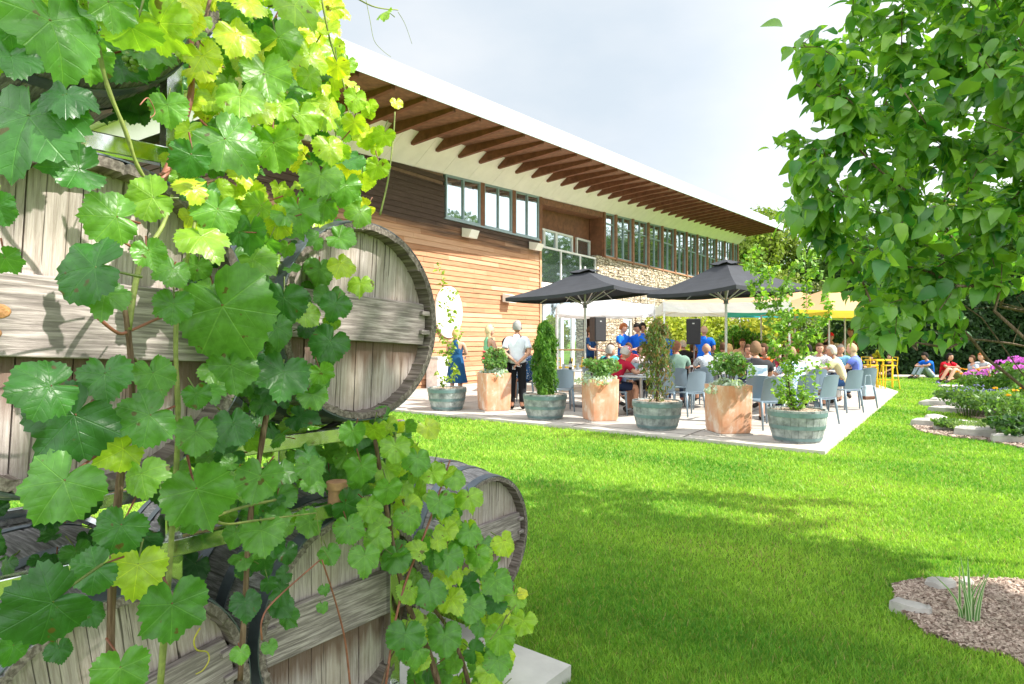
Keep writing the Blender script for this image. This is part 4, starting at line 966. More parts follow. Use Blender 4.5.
def branch_mesh(name,nodes,par,tip_r,expo,mat,parent,maxr=None,n=6):
    cnt=np.zeros(len(nodes)); ch=[[] for _ in nodes]
    for i,p in enumerate(par):
        if p>=0: ch[p].append(i)
    for i in range(len(nodes)-1,-1,-1):
        if not ch[i]: cnt[i]=1
        if par[i]>=0: cnt[par[i]]+=cnt[i]
    r=tip_r*cnt**expo
    if maxr: r=np.minimum(r,maxr)
    mb=MB(); seen=set()
    # follow thickest child into long smooth tubes
    starts=[0]
    while starts:
        s=starts.pop(); path=[s] if par[s]<0 else [par[s],s]; c=s
        while ch[c]:
            ks=sorted(ch[c],key=lambda k:-cnt[k]); path.append(ks[0]); starts+=ks[1:]; c=ks[0]
        rs=[float(r[q]) for q in path]
        if par[s]>=0: rs[0]=rs[1] if len(rs)>1 else rs[0]
        mb.tube([Vector(nodes[q]) for q in path],rs,n if rs[0]>.008 else 4,cap=rs[0]>.01)
    return mb.build(name,mat,parent,smooth=True),r
# ovate leaf, folded on the midrib and arched
def ovate(arch=.35,fold=.22,k=7,wd=.36,heart=True):
    V=[];Fc=[];U=[]
    for i in range(k+1):
        u=i/k; w=wd*(math.sin(PI*min(1,u*1.0)**.72))**.85*(1 if u<.9 else .8) if 0<u<1 else (.0)
        y=u; z=-arch*u*u
        b=-.06*math.sin(PI*u) if heart and u<.3 else 0
        V+=[(-w,y+b,z+fold*w*1.2),(0,y,z),(w,y+b,z+fold*w*1.2)]; U+=[(-w,y),(0,y),(w,y)]
    for i in range(k):
        a=i*3; Fc+=[(a,a+1,a+4,a+3),(a+1,a+2,a+5,a+4)]
    return np.array(V),np.array(Fc),np.array(U)
LM=foliage('lilac_leaf',.45,.32,spec=.6,tr_gain=(1.7,1.8,.5))
lil=empty('lilac_tree',Vector((3.62,4.15,0)),0,'leafy multi-stemmed lilac tree leaning in from the right with glossy heart-shaped leaves','tree')
base=np.array([3.62,4.15,0.0])
def LP(px,py,d): v=P(px,py,d); return np.array([v.x,v.y,v.z])-base
init=[((0,0,0),-1),((-.12,.03,.35),0),((-.2,.05,.62),1)]
def chain(frm,pts):
    pr=frm
    for p in pts: init.append((tuple(p),pr)); pr=len(init)-1
    return pr
chain(2,[LP(1060,420,4.0),LP(1024,376,3.95),LP(999,341,3.9),LP(982,318,3.85),LP(961,303,3.8),LP(926,286,3.75)])
chain(2,[LP(1075,425,4.25),LP(1024,388,4.15),LP(1003,371,4.1),LP(988,360,4.05),LP(970,337,4.0),LP(956,326,3.95)])
chain(2,[LP(1070,350,4.0),LP(1024,309,3.9),LP(975,296,3.8),LP(925,287,3.7)])
chain(2,[LP(1090,330,4.2),LP(1075,220,4.2),LP(1050,120,4.1),LP(1020,20,4.0)])
chain(2,[LP(1180,330,4.0),LP(1230,200,4.1),LP(1250,60,4.1)])
chain(2,[LP(1090,300,3.4),LP(1060,180,3.2),LP(1020,90,3.1)])
poly=[(848,-60),(852,20),(820,42),(804,62),(806,80),(824,105),(834,128),(850,132),(848,155),(812,138),(798,142),(800,160),(828,180),(812,194),(792,208),(794,218),(812,232),(838,252),(868,265),(858,290),(868,305),(900,318),(935,325),(955,340),(980,345),(1000,330),(1030,350),(1100,370),(1180,300),(1230,100),(1200,-200),(950,-200)]
poly_low=[(845,310),(880,300),(940,305),(965,335),(950,360),(915,350),(880,345)]
tg=[]
def sample(poly,n,d0,d1):
    P_=np.array(poly); c=0
    while c<n:
        x=random.uniform(P_[:,0].min(),P_[:,0].max()); y=random.uniform(P_[:,1].min(),P_[:,1].max())
        if not inpoly(np.array([x]),np.array([y]),poly)[0]: continue
        tg.append(LP(x,y,random.uniform(d0,d1))); c+=1
sample(poly,620,3.2,5.3); sample(poly,110,2.9,3.5); sample([(785,40),(800,70),(842,120),(842,15)],8,3.0,3.6); sample([(780,130),(838,150),(810,190),(778,215)],9,3.0,3.6); sample(poly_low,16,3.2,4.2)
# outline tips so the silhouette follows the real one
for x,y in ((818,30),(803,44),(800,60),(808,78),(826,108),(843,135),(800,136),(793,147),(796,160),(814,140),(820,170),(794,204),(788,214),(806,216),(853,16),(858,270),(872,305),(858,330),(895,340),(930,345)): tg.append(LP(x,y,random.uniform(3.1,3.6)))
nodes,par,tips=grow(init,tg,.10,.16)
branch_mesh('trunk',nodes,par,.0024,.45,wood('lilac_bark',(.13,.09,.06),(.30,.22,.16),'Z',1.5),lil,maxr=.05)
def leafy(nodes,par,tips,per,span,size,par_obj,c0,c1,mat,tmpl,droop=.9,name='crown',lo=4,up=.35,tn=(.42,.26),zmin=None,spread=0,cut=False):
    pos=[];yd=[];nr=[]
    for t in tips:
        c=t; path=[t]
        for _ in range(lo):
            if par[c]<0: break
            c=par[c]; path.append(c)
        pts=[nodes[q] for q in path]; L=0
        for i in range(len(pts)-1):
            a,b=pts[i],pts[i+1]; l=np.linalg.norm(a-b); n=max(1,int(per*l/span))
            for k in range(n):
                if L>span*lo: break
                u=random.random(); p=a+(b-a)*u; d=unit(a-b); side=unit(np.cross(d,rng.normal(size=3))); y=side*random.uniform(.5,1)+d*.45+np.array([0,0,-droop*random.uniform(.3,1.2)])
                pos.append(p+unit(y)*size*.25+rng.normal(0,1,3)*spread*random.random()); yd.append(y); nr.append(rng.normal(0,.4,3)+np.array([0,-.1,up*2])+side*.4)
            L+=l
        for _ in range(2): pos.append(pts[0]); y=rng.normal(0,.6,3)+[0,0,-droop]; yd.append(y); nr.append(rng.normal(0,.4,3)+np.array([0,0,up*2]))
    if zmin is not None: kk=[i for i,p in enumerate(pos) if p[2]>zmin and not (cut and p[0]+base[0]>(p[1]+base[1])*.70 and p[2]<1.49+.16*(p[1]+base[1])/2)]; pos=[pos[i] for i in kk]; yd=[yd[i] for i in kk]; nr=[nr[i] for i in kk]
    n=len(pos); Rm=frames(np.array(yd),np.array(nr)); tvs=tmpl; Vs=[];Fs=[];Ts=[];b=0
    t=np.clip(rng.normal(tn[0],tn[1],(n,1)),0,1); T=np.array(c0)*(1-t)+np.array(c1)*t; s=size*rng.uniform(.45,1.3,n)
    idx=np.arange(n)%len(tvs)
    for k,(tv,tf,tu) in enumerate(tvs):
        m_=idx==k; V,Fc,T2,_=scatter(tv,tf,np.array(pos)[m_],Rm[m_],s[m_],T[m_]); Vs.append(V);Fs.append(Fc+b);Ts.append(T2);b+=len(V)
    return np_mesh(name,np.concatenate(Vs),np.concatenate(Fs),mat,par_obj,tint=np.concatenate(Ts)),n
OV=[ovate(.35,.3),ovate(.6,.2),ovate(.15,.45),ovate(.5,.1)]
o,nl=leafy(nodes,par,tips,5.6,.16,.084,lil,(.05,.19,.045),(.30,.50,.07),LM,OV,zmin=1.49,spread=.05,droop=.85,cut=True); print('lilac leaves',nl)
# young saplings and planted things in tubs, built on the same growth
def sapling(base,targets,lab,size,c0,c1,per=7,span=.2,group=None,name='sapling',cat='young tree',tip=.0016,mat=None,tm=None,droop=.4,lo=3,maxr=.02,seg=.14,init2=None,bark=None):
    E=empty(name,base,0,lab,cat,group); ini=init2 or [((0,0,0),-1),((0,0,.15),0)]
    nd,pr,tp=grow(ini,targets,.1,seg); branch_mesh('stem',nd,pr,tip,.45,bark or mbark,E,maxr=maxr,n=5)
    leafy(nd,pr,tp,per,span,size,E,c0,c1,mat or mfol2,tm or OV[:2],droop,'foliage',lo); return E
mfol2=foliage('sapling_leaf',.35,.45,spec=.4,tr_gain=(1.6,1.7,.5))
OVS=[ovate(.3,.3,3,.42),ovate(.5,.2,3,.38)]
TZ=.46
def rel(px,py,d,b): v=P(px,py,d); return np.array([v.x-b.x,v.y-b.y,v.z-b.z])
# tub 1: sparse willow-like sapling
D1=13.0; b1=P(447,392,D1)
t1=[rel(x+random.uniform(-3,3),y,D1+random.uniform(-.3,.3),b1) for x,y in ((441,270),(437,262),(444,285),(452,298),(460,290),(440,305),(448,318),(456,326),(436,330),(443,340),(454,345),(450,355),(446,362),(438,372),(460,370),(452,378),(462,335),(455,310),(434,350),(441,384))]
sapling(b1,t1,'slender sparse sapling with pale yellow-green leaves growing in the leftmost tub',.085,(.13,.24,.03),(.34,.42,.06),per=5,group='young trees in the tubs',tm=OVS)
# tub 4: tall two-stemmed birch-like sapling
D4=9.05; b4=P(795,412,D4)
st4=[]
ini=[((0,0,0),-1)]
for line in (((790,400),(788,370),(783,330),(776,300),(768,270),(757,245)),((805,395),(806,350),(807,310),(806,275),(803,250))):
    pr=0
    for x,y in line: ini.append((tuple(rel(x,y,D4,b4)),pr)); pr=len(ini)-1
t4=[]
for k in range(150):
    y=random.uniform(248,400); 
    if random.random()<.5: c=np.interp(y,[245,300,340,400],[757,773,785,790]); w=np.interp(y,[245,270,300,400],[9,22,22,20])
    else: c=np.interp(y,[245,300,400],[806,807,803]); w=np.interp(y,[245,300,400],[10,26,22])
    t4.append(rel(c+random.uniform(-1,1)*w,y,D4+random.uniform(-.35,.35),b4))
sapling(b4,t4,'tall two-stemmed sapling with small round green leaves in the rightmost tub',.062,(.08,.22,.03),(.32,.48,.07),per=7,span=.18,group='young trees in the tubs',tm=OVS,init2=ini,droop=.35)
# tub 3: thin brownish conifer
def conifer(px,pyb,pyt,D,hw,lab,c0,c1,n,size,sparse=.0,brown=0,group='columnar conifers in the tubs'):
    b=P(px,pyb,D); H=(pyb-pyt)/F*D; E=empty('columnar_conifer',b,0,lab,'conifer',group)
    mb=MB(); mb.tube([(0,0,0),(.01,0,H*.5),(0,0,H*.93)],[.022,.015,.004],6)
    br=[]
    for j in range(34): 
        z=H*random.uniform(.08,.9); a=random.random()*2*PI; w=hw*(.9 if z<H*.75 else .5); e=Vector((math.cos(a)*w*.8,math.sin(a)*w*.8,min(H,z+.28))); mb.tube([(0,0,z*.9),e*.55+Vector((0,0,z*.45)),e],[.008,.005,.002],4); br.append(e)
    mb.build('trunk',mbark,E,smooth=True)
    z=rng.random(n)**.9*H; a=rng.random(n)*2*PI; prof=np.interp(z/H,[0,.12,.35,.75,.93,1],[.35,.75,1,.95,.6,.12]); lob=1+.28*np.sin(a*3+z*7)+.18*np.sin(a*5-z*11)
    r=hw*prof*lob*np.sqrt(rng.uniform(.25,1,n)); p=np.stack([r*np.cos(a),r*np.sin(a),z],-1)
    if sparse: k=rng.random(n)<np.interp(z/H,[0,.3,.6,1],[.12,.35,.9,1]); p=p[k]; a=a[k]
    nr=np.stack([np.cos(a),np.sin(a),np.full(len(a),.2)],-1)
    leaves('foliage',p,nr,size,c0,c1,E,droop=-.9,tv=[(0,-.5,0),(.12,-.05,.03),(0,.5,0),(-.12,-.05,.03)],brown=brown); return E
conifer(545,402,322,11.55,.20,'dense bright green columnar conifer in the second tub from the left',(.04,.13,.02),(.13,.27,.03),9000,.085)
conifer(657,404,320,10.3,.23,'half-bare columnar conifer with brown lower twigs in the third tub from the left',(.06,.12,.03),(.17,.23,.07),4200,.08,sparse=1,brown=.35)
# terracotta box plants: green bush above silver foliage
def boxplant(px,pyb,D,lab,wd=.42,hh=.62,flower=None):
    b=P(px,pyb,D); E=empty('potted_bush',b,0,lab,'bush','bushes in the terracotta planters'); 
    mb=MB()
    for j in range(14): a=random.random()*2*PI; mb.tube([(0,0,-.05),(math.cos(a)*wd*.3,math.sin(a)*wd*.3,hh*.4),(math.cos(a)*wd*.7,math.sin(a)*wd*.7,hh*.85)],[.008,.005,.002],4)
    mb.build('stem',mbark,E,smooth=True)
    p,nr=crown_pts(1500,(0,0,hh*.5),(wd,wd,hh*.5),lump=14,lr=.34); leaves('foliage',p,nr,.06,(.07,.18,.05),(.22,.36,.10),E,droop=.1,mat=mfol2,brown=.05)
    p,nr=crown_pts(900,(0,-.03,.08),(wd*1.0,wd*1.0,.17),lump=14,lr=.4); leaves('silver_foliage',p,nr,.06,(.38,.48,.45),(.64,.72,.70),E,droop=-.2,mat=mfol2)
    if flower:
        mb=MB()
        for k in range(flower): a=random.random()*6.28; mb.ball((math.cos(a)*wd*.6,math.sin(a)*wd*.6-.1,hh*random.uniform(.6,.95)),.028,8,5,(1,1,.7))
        mb.build('flower',M('red_petal',(.55,.03,.06),.6),E)
    return E
boxplant(494,378,12.75,'bush with a red flower over silver leaves in the leftmost terracotta planter',.36,.62,2)
boxplant(600,385,11.2,'bushy green plant over silver leaves in the middle terracotta planter',.40,.55)
boxplant(728,393,9.75,'loose green and silver plant in the rightmost terracotta planter',.38,.75)
# ------------------------------------------------------------ flower bed
FM=foliage('flower_petal',.25,.6,spec=.2,tr_gain=(1.3,1.3,1.3))
def bedplant(px,py,hh,rad,lab,cat,c0,c1,n,size,flowers=None,asp=1,droop=.1,tv=None,stemn=12,name='garden_plant',group=None,zlift=.5):
    b=G(px,py); E=empty(name,b,0,lab,cat,group); mb=MB(); tops=[]
    for j in range(stemn):
        a=random.random()*2*PI; rr=rad*math.sqrt(random.random())*.85; e=Vector((math.cos(a)*rr,math.sin(a)*rr,hh*random.uniform(.75,1.0))); mb.tube([(e.x*.25,e.y*.25,-.02),e*.5+Vector((0,0,hh*.06)),e],[.006,.005,.003],4); tops.append(e)
    mb.build('stem',M('herb_stem',(.10,.18,.04),.6),E,smooth=True)
    p,nr=crown_pts(n,(0,0,hh*zlift*.95),(rad,rad,hh*zlift),lump=12,lr=.42); p[:,2]=np.abs(p[:,2])
    leaves('foliage',p,nr,size,c0,c1,E,droop=droop,mat=mfol2,tv=tv or LEAFQ)
    if flowers:
        kind,c,s,m_=flowers; P1=[];NR=[];
        for e in tops:
            if kind=='head':
                for k in range(m_): v=unit(rng.normal(size=3)); v[2]=abs(v[2]); P1.append(np.array(e)+v*np.array([s*2.6,s*2.6,s*1.5])); NR.append(v)
            else:
                for k in range(m_): v=np.array([math.cos(k*6.28/m_),math.sin(k*6.28/m_),.25]); P1.append(np.array(e)+v*s*.6); NR.append(np.array([v[0]*.3,v[1]*.3-.4,1.0]))
        c=np.array(c); leaves('blossoms',np.array(P1),np.array(NR),s,c*.8,np.minimum(c*1.2,1),E,mat=FM,droop=0,tv=[(0,-.5,0),(.45,0,.08),(0,.5,0),(-.45,0,.08)])
        if kind=='daisy':
            mb=MB(); [mb.ball(e,s*.35,8,5,(1,1,.7)) for e in tops]; mb.build('flower_eye',M('daisy_eye',(.08,.04,.02),.8),E)
    return E
BG_='plants of the flower bed'
g0,g1=(.05,.14,.03),(.17,.31,.06)
bedplant(968,417,.62,.75,'low plant with small blue-violet flowers at the near tip of the bed','flowering plant',(.05,.13,.04),(.16,.26,.07),1700,.07,('head',(.30,.27,.62),.022,9),stemn=26,group=BG_)
bedplant(1003,417,.55,.55,'bright lime-green clump in the middle of the bed','garden plant',(.13,.26,.03),(.28,.42,.05),1300,.08,group=BG_)
bedplant(1030,424,.60,.65,'dark green leafy clump below the orange daisies','garden plant',g0,g1,1600,.08,group=BG_)
bedplant(991,437,.30,.48,'pale feathery green plant right behind the long edging stones','garden plant',(.12,.22,.06),(.30,.40,.15),1400,.07,droop=-.5,tv=[(0,-.5,0),(.07,0,.03),(0,.5,0),(-.07,0,.03)],group=BG_)
bedplant(955,432,.22,.34,'low green ground plant at the left end of the lower border','garden plant',g0,(.16,.26,.05),800,.06,group=BG_)
bedplant(1020,441,.42,.5,'dark broad-leaved plant hanging over the largest edging stone','garden plant',(.02,.07,.02),(.07,.15,.03),1200,.085,group=BG_)
bedplant(985,403,.85,.5,'tall pink-violet phlox, the left one of the clumps','phlox',g0,g1,900,.08,('head',(.62,.16,.60),.04,34),stemn=9,group=BG_)
bedplant(1012,406,1.05,.5,'tallest pink-violet phlox clump, in front of the lilac stems','phlox',g0,g1,1000,.08,('head',(.62,.16,.60),.045,36),stemn=9,group=BG_)
bedplant(1037,404,1.15,.55,'pink-violet phlox clump at the right edge of the photo','phlox',g0,g1,1000,.08,('head',(.60,.15,.58),.045,36),stemn=9,group=BG_)
bedplant(972,396,.70,.45,'orange daisies at the back of the bed, left of the phlox','daisy',g0,g1,700,.07,('daisy',(.75,.32,.02),.05,8),stemn=12,group=BG_)
bedplant(1022,432,.72,.42,'orange daisies at the right edge above the dark leaves','daisy',g0,g1,600,.07,('daisy',(.80,.38,.02),.045,8),stemn=9,group=BG_)
bedplant(958,405,.42,.4,'blue-grey catmint mound at the far tip of the bed','flowering plant',(.07,.14,.06),(.20,.27,.13),1000,.05,('head',(.32,.30,.60),.018,8),stemn=22,group=BG_)
bedplant(1060,420,.9,.9,'big green clump just outside the right edge','garden plant',g0,g1,1800,.09,group=BG_)
# striped iris in the near mulch bed
b=G(968,624); E=empty('striped_iris',b,0,'clump of white-striped green sword leaves in the near mulch bed','iris')
mi=foliage('iris_leaf',.25,.45,spec=.4)
pos=[];
V=[];Fc=[];T=[]
for k in range(17):
    a=random.uniform(-1,1); L=random.uniform(.17,.36); w=random.uniform(.006,.011); bx=random.uniform(-.045,.045); by=random.uniform(-.04,.04); ln=random.gauss(0,.28)+bx*3; yaw=random.uniform(-.5,.5); b0=len(V)
    for i in range(6):
        u=i/5; ww=w*(1-u**2.2)+.0006; x=bx+ln*L*u*u; z=L*u*(1-.12*u*abs(ln)*2); y=by-.2*ln*L*u
        for s in (-1,-.35,.35,1): V.append((x+s*ww*math.cos(yaw),y+s*ww*math.sin(yaw),z)); T.append((.62,.68,.50) if abs(s)==1 else (.10,.24,.06))
    for i in range(5):
        for s in range(3): q=b0+i*4+s; Fc.append((q,q+1,q+5,q+4))
np_mesh('foliage',V,Fc,mi,E,tint=np.array(T))
b=G(941,640)
# ------------------------------------------------------------ patio furniture
PZ=.05
def GP(px,d): v=GD(px,d); v.z=PZ; return v
def children(o): return [c for c in bpy.data.objects if c.parent==o]
def dup(root,loc,rz,lab=None,group=None,mats=None):
    r=root.copy(); COL.objects.link(r); r.location=loc; r.rotation_euler=(0,0,rz)
    if lab: r['label']=lab
    if group: r['group']=group
    for ch in KIDS[root.name]:
        c=ch.copy(); COL.objects.link(c); c.parent=r
        for g in KIDS.get(ch.name,[]): d=g.copy(); COL.objects.link(d); d.parent=c
    return r
KIDS={}
# half-barrel tubs
MTB=M('tub_stave',(.15,.185,.19),.8,0,.35,7,.4,col2=(.30,.33,.32)); MTH=M('tub_hoop',(.16,.25,.26),.55,.5,.2,9,.1)
def tub():
    E=empty('half_barrel_tub',(0,0,0),0,'x','tub'); H=.45; ns=24; vs=[];fs=[]
    prof=[(.30,0),(.345,.12),(.375,.26),(.392,.38),(.395,.45),(.368,.45),(.36,.37)]
    for r,z in prof:
        for k in range(ns):
            for o_,dr in ((0,-.006),(.06,0),(.94,0)):
                a=2*PI*(k+o_)/ns; vs.append(((r+dr)*math.cos(a),(r+dr)*math.sin(a),z))
    n=ns*3
    for i in range(len(prof)-1):
        for j in range(n): j2=(j+1)%n; fs.append((i*n+j,i*n+j2,(i+1)*n+j2,(i+1)*n+j))
    fs.append(tuple(range(n))[::-1]); mb=MB(); mb.add(vs,fs); a=mb.build('staves',MTB,E,auto=R(30)); kids=[a]
    for z0,z1 in ((.03,.07),(.19,.24),(.36,.42)):
        rr=lambda z: float(np.interp(z,[0,.12,.26,.38,.45],[.30,.345,.375,.392,.395]))
        mb=MB(); mb.lathe([(rr(z0)+.001,z0),(rr(z0)+.006,z0),(rr(z1)+.006,z1),(rr(z1)+.001,z1)],48,closed=True); kids.append(mb.build('hoop',MTH,E,auto=R(40)))
    mb=MB(); vs=[(0,0,.425)]
    for q in (.13,.25,.362):
        for j in range(24): a=2*PI*j/24; vs.append((q*math.cos(a),q*math.sin(a),.40+.03*random.random()))
    fs=[(0,1+j,1+(j+1)%24) for j in range(24)]+[(1+r_*24+j,1+(r_+1)*24+j,1+(r_+1)*24+(j+1)%24,1+r_*24+(j+1)%24) for r_ in range(2) for j in range(24)]
    mb.add(vs,fs)
    for k in range(220): 
        a=random.random()*6.28; r=.34*math.sqrt(random.random()); mb.box((r*math.cos(a),r*math.sin(a),.428),(.05,.018,.008),rz=random.random()*6)
    kids.append(mb.build('wood_chips',M('pale_chips',(.50,.40,.31),.9,0,.3,30),E)); KIDS[E.name]=kids; return E
tb=tub(); TL=[(447,13.0,'leftmost blue-grey half-barrel tub, holding a sparse sapling'),(545,11.55,'half-barrel tub holding the dense green columnar conifer'),(657,10.3,'half-barrel tub holding the half-bare brown conifer'),(797,9.05,'rightmost and nearest half-barrel tub, holding a tall two-stemmed sapling')]
for i,(px,d,lab) in enumerate(TL):
    if i==0: tb.location=GP(px,d); tb['label']=lab; tb['group']='half-barrel tubs along the lawn edge'
    else: dup(tb,GP(px,d),i*1.1,lab,'half-barrel tubs along the lawn edge')
# terracotta planters
def terr_mat():
    m,nt,b,out=newmat('terracotta'); v=coords(nt,(1,1,.7)); a=noise(nt,v,4.5,6,.65,.4); c=ramp(nt,a,[(.34,(.70,.58,.49)),(.46,(.60,.34,.22)),(.66,(.56,.24,.12))])
    c=mixc(nt,ramp(nt,noise(nt,coords(nt,(6,6,1)),1.4,4),[(.5,(0,0,0)),(.75,(.6,.6,.6))]),c,(.64,.52,.45)); nt.links.new(c,b.inputs['Base Color']); b.inputs['Roughness'].default_value=.85; bump(nt,b,a,.3,.01); return m
mtc=terr_mat()
def planter(px,d,w,h,rz,lab):
    E=empty('terracotta_planter',GP(px,d),rz,lab,'planter','terracotta planters along the lawn edge')
    def ring(s,z,k=5,r=.05):
        pts=[]
        for cx,cy,a0 in ((1,1,0),(-1,1,90),(-1,-1,180),(1,-1,270)):
            for j in range(k): a=R(a0+90*j/(k-1)); pts.append(((s-r)*cx+r*math.cos(a),(s-r)*cy+r*math.sin(a),z))
        return pts
    mb=MB(); vs=[];fs=[]; hw=w/2
    L=[(hw*.90,.03,.05),(hw*.955,.08,.05),(hw*.985,h*.45,.05),(hw*1.0,h-.05,.05),(hw*1.0,h,.04),(hw*.86,h,.04),(hw*.85,h-.07,.04)]
    for s,z,r in L: vs+=ring(s,z,5,r)
    n=20
    for i in range(len(L)-1):
        for j in range(n): j2=(j+1)%n; fs.append((i*n+j,i*n+j2,(i+1)*n+j2,(i+1)*n+j))
    fs.append(tuple(range(n))[::-1]); mb.add(vs,fs); mb.build('pot',mtc,E,auto=R(40))
    mb=MB(); mb.add(ring(hw*.86,h-.05,5,.04),[tuple(range(20))]); mb.build('soil',M('soil',(.07,.05,.035),.95),E)
    mb=MB(); mb.box((0,.0,.012),(w*.98,w*.98,.022)); mb.build('base_plate',mconc,E)
planter(494,12.75,.56,.76,R(20),'leftmost terracotta planter, standing beside the man in the white shirt')
planter(600,11.2,.52,.74,R(14),'middle terracotta planter with orange and lime-white blotches')
planter(728,9.75,.54,.74,R(8),'rightmost terracotta planter, on a grey base plate')
# chairs: moulded blue-grey stacking chairs, facing +X
MCR=M('chair_plastic',(.17,.235,.29),.42,0,.06,5,spec=.5)
def chair():
    E=empty('bistro_chair',(0,0,0),0,'x','chair'); K_=[]
    # seat: dished panel
    nx,ny=7,7; vs=[];fs=[]
    for l in (0,1):
        for i in range(nx):
            for j in range(ny):
                x=-.20+.42*i/(nx-1); y=(-.21+.42*j/(ny-1))*(1 if i<nx-2 else .94); z=.45-.018*(1-(y/.21)**2)-(.015 if i==nx-1 else 0)-l*.018; vs.append((x,y,z))
    for i in range(nx-1):
        for j in range(ny-1): a=i*ny+j; b=a+ny*nx; fs+=[(a,a+ny,a+ny+1,a+1),(b,b+1,b+ny+1,b+ny)]
    def rim(o1,o2): fs.append((o1,o2,o2+nx*ny,o1+nx*ny))
    for j in range(ny-1): rim(j,j+1); rim((nx-1)*ny+j+1,(nx-1)*ny+j)
    for i in range(nx-1): rim((i+1)*ny,i*ny); rim(i*ny+ny-1,(i+1)*ny+ny-1)
    mb=MB(); mb.add(vs,fs); K_.append(mb.build('seat',MCR,E,auto=R(40)))
    vs=[];fs=[];ny=9;nz=7
    for l in (0,1):
        for k in range(nz):
            u=k/(nz-1); z=.46+.38*u
            for j in range(ny):
                q=-1+2*j/(ny-1); hw=.205-.02*u; top=.0 if k<nz-1 else -.035*abs(q)**3
                x=-.20-.10*u+.045*q*q*(.6+.4*u)-l*.016; vs.append((x,q*hw,z+top))
    for k in range(nz-1):
        for j in range(ny-1): a=k*ny+j; b=a+ny*nz; fs+=[(a,a+1,a+ny+1,a+ny),(b,b+ny,b+ny+1,b+1)]
    for j in range(ny-1): fs.append((j+1,j,j+ny*nz,j+1+ny*nz)); a=(nz-1)*ny+j; fs.append((a,a+1,a+1+ny*nz,a+ny*nz))
    for k in range(nz-1): a=k*ny; fs.append((a,a+ny,a+ny+ny*nz,a+ny*nz)); a=k*ny+ny-1; fs.append((a+ny,a,a+ny*nz,a+ny+ny*nz))
    mb=MB(); mb.add(vs,fs); K_.append(mb.build('backrest',MCR,E,auto=R(40)))
    for sx,sy in ((1,1),(1,-1),(-1,1),(-1,-1)):
        mb=MB(); x,y=sx*.18,sy*.185; ex=x+sx*(.03 if sx>0 else .07); ey=y+sy*.02
        mb.tube([(x,y,.445),(x+(ex-x)*.4,y+(ey-y)*.4,.27),(ex,ey,0)],[.024,.02,.014],8); K_.append(mb.build('leg',MCR,E,smooth=True))
    KIDS[E.name]=K_; return E
ch0=chair(); ch0_used=[False]
def put_chair(px,d,deg,lab,grp='blue-grey chairs on the patio'):
    if not ch0_used[0]:
        ch0_used[0]=True; ch0.location=GP(px,d); ch0.rotation_euler=(0,0,R(deg)); ch0['label']=lab; ch0['group']=grp; return ch0
    return dup(ch0,GP(px,d),R(deg),lab,grp)
# tables
MTT=M('table_top_grey',(.50,.52,.55),.3,.3,.05,4); MTL=M('table_leg',(.16,.16,.17),.4,.6)
def table():
    E=empty('bistro_table',(0,0,0),0,'x','table'); K_=[]
    mb=MB(); mb.lathe([(0,.715),(.43,.715),(.45,.722),(.45,.738),(.44,.745),(0,.745)],36); K_.append(mb.build('tabletop',MTT,E,auto=R(40)))
    mb=MB(); mb.tube([(0,0,.02),(0,0,.72)],.036,12); K_.append(mb.build('pedestal',M('pedestal_steel',(.45,.45,.46),.35,.7),E,auto=R(40)))
    mb=MB(); mb.lathe([(0,0),(.25,0),(.25,.012),(.06,.035),(0,.035)],28); K_.append(mb.build('base',MTL,E,auto=R(40))); KIDS[E.name]=K_; return E
tab0=table(); tfirst=[0]
TPOS=[]
def put_table(px,d,lab):
    l=GP(px,d); TPOS.append(l)
    if not tfirst[0]: tfirst[0]=1; tab0.location=l; tab0['label']=lab; tab0['group']='round bistro tables'; return
    dup(tab0,l,0,lab,'round bistro tables')
put_table(572,14.3,'round table left of the first umbrella pole, with bottles and an empty chair')
put_table(641,12.2,'round table in front of the person in the pink cap')
put_table(716,13.4,'round table among the men with their backs turned, behind the rightmost terracotta planter')
put_table(778,12.3,'round table in front of the man in the black printed shirt')
put_table(822,14.0,'round table by the man in the cream shirt')
put_table(690,16.5,'round table farther back below the right loudspeaker')
put_table(622,16.9,'round table in front of the man in the red shirt')
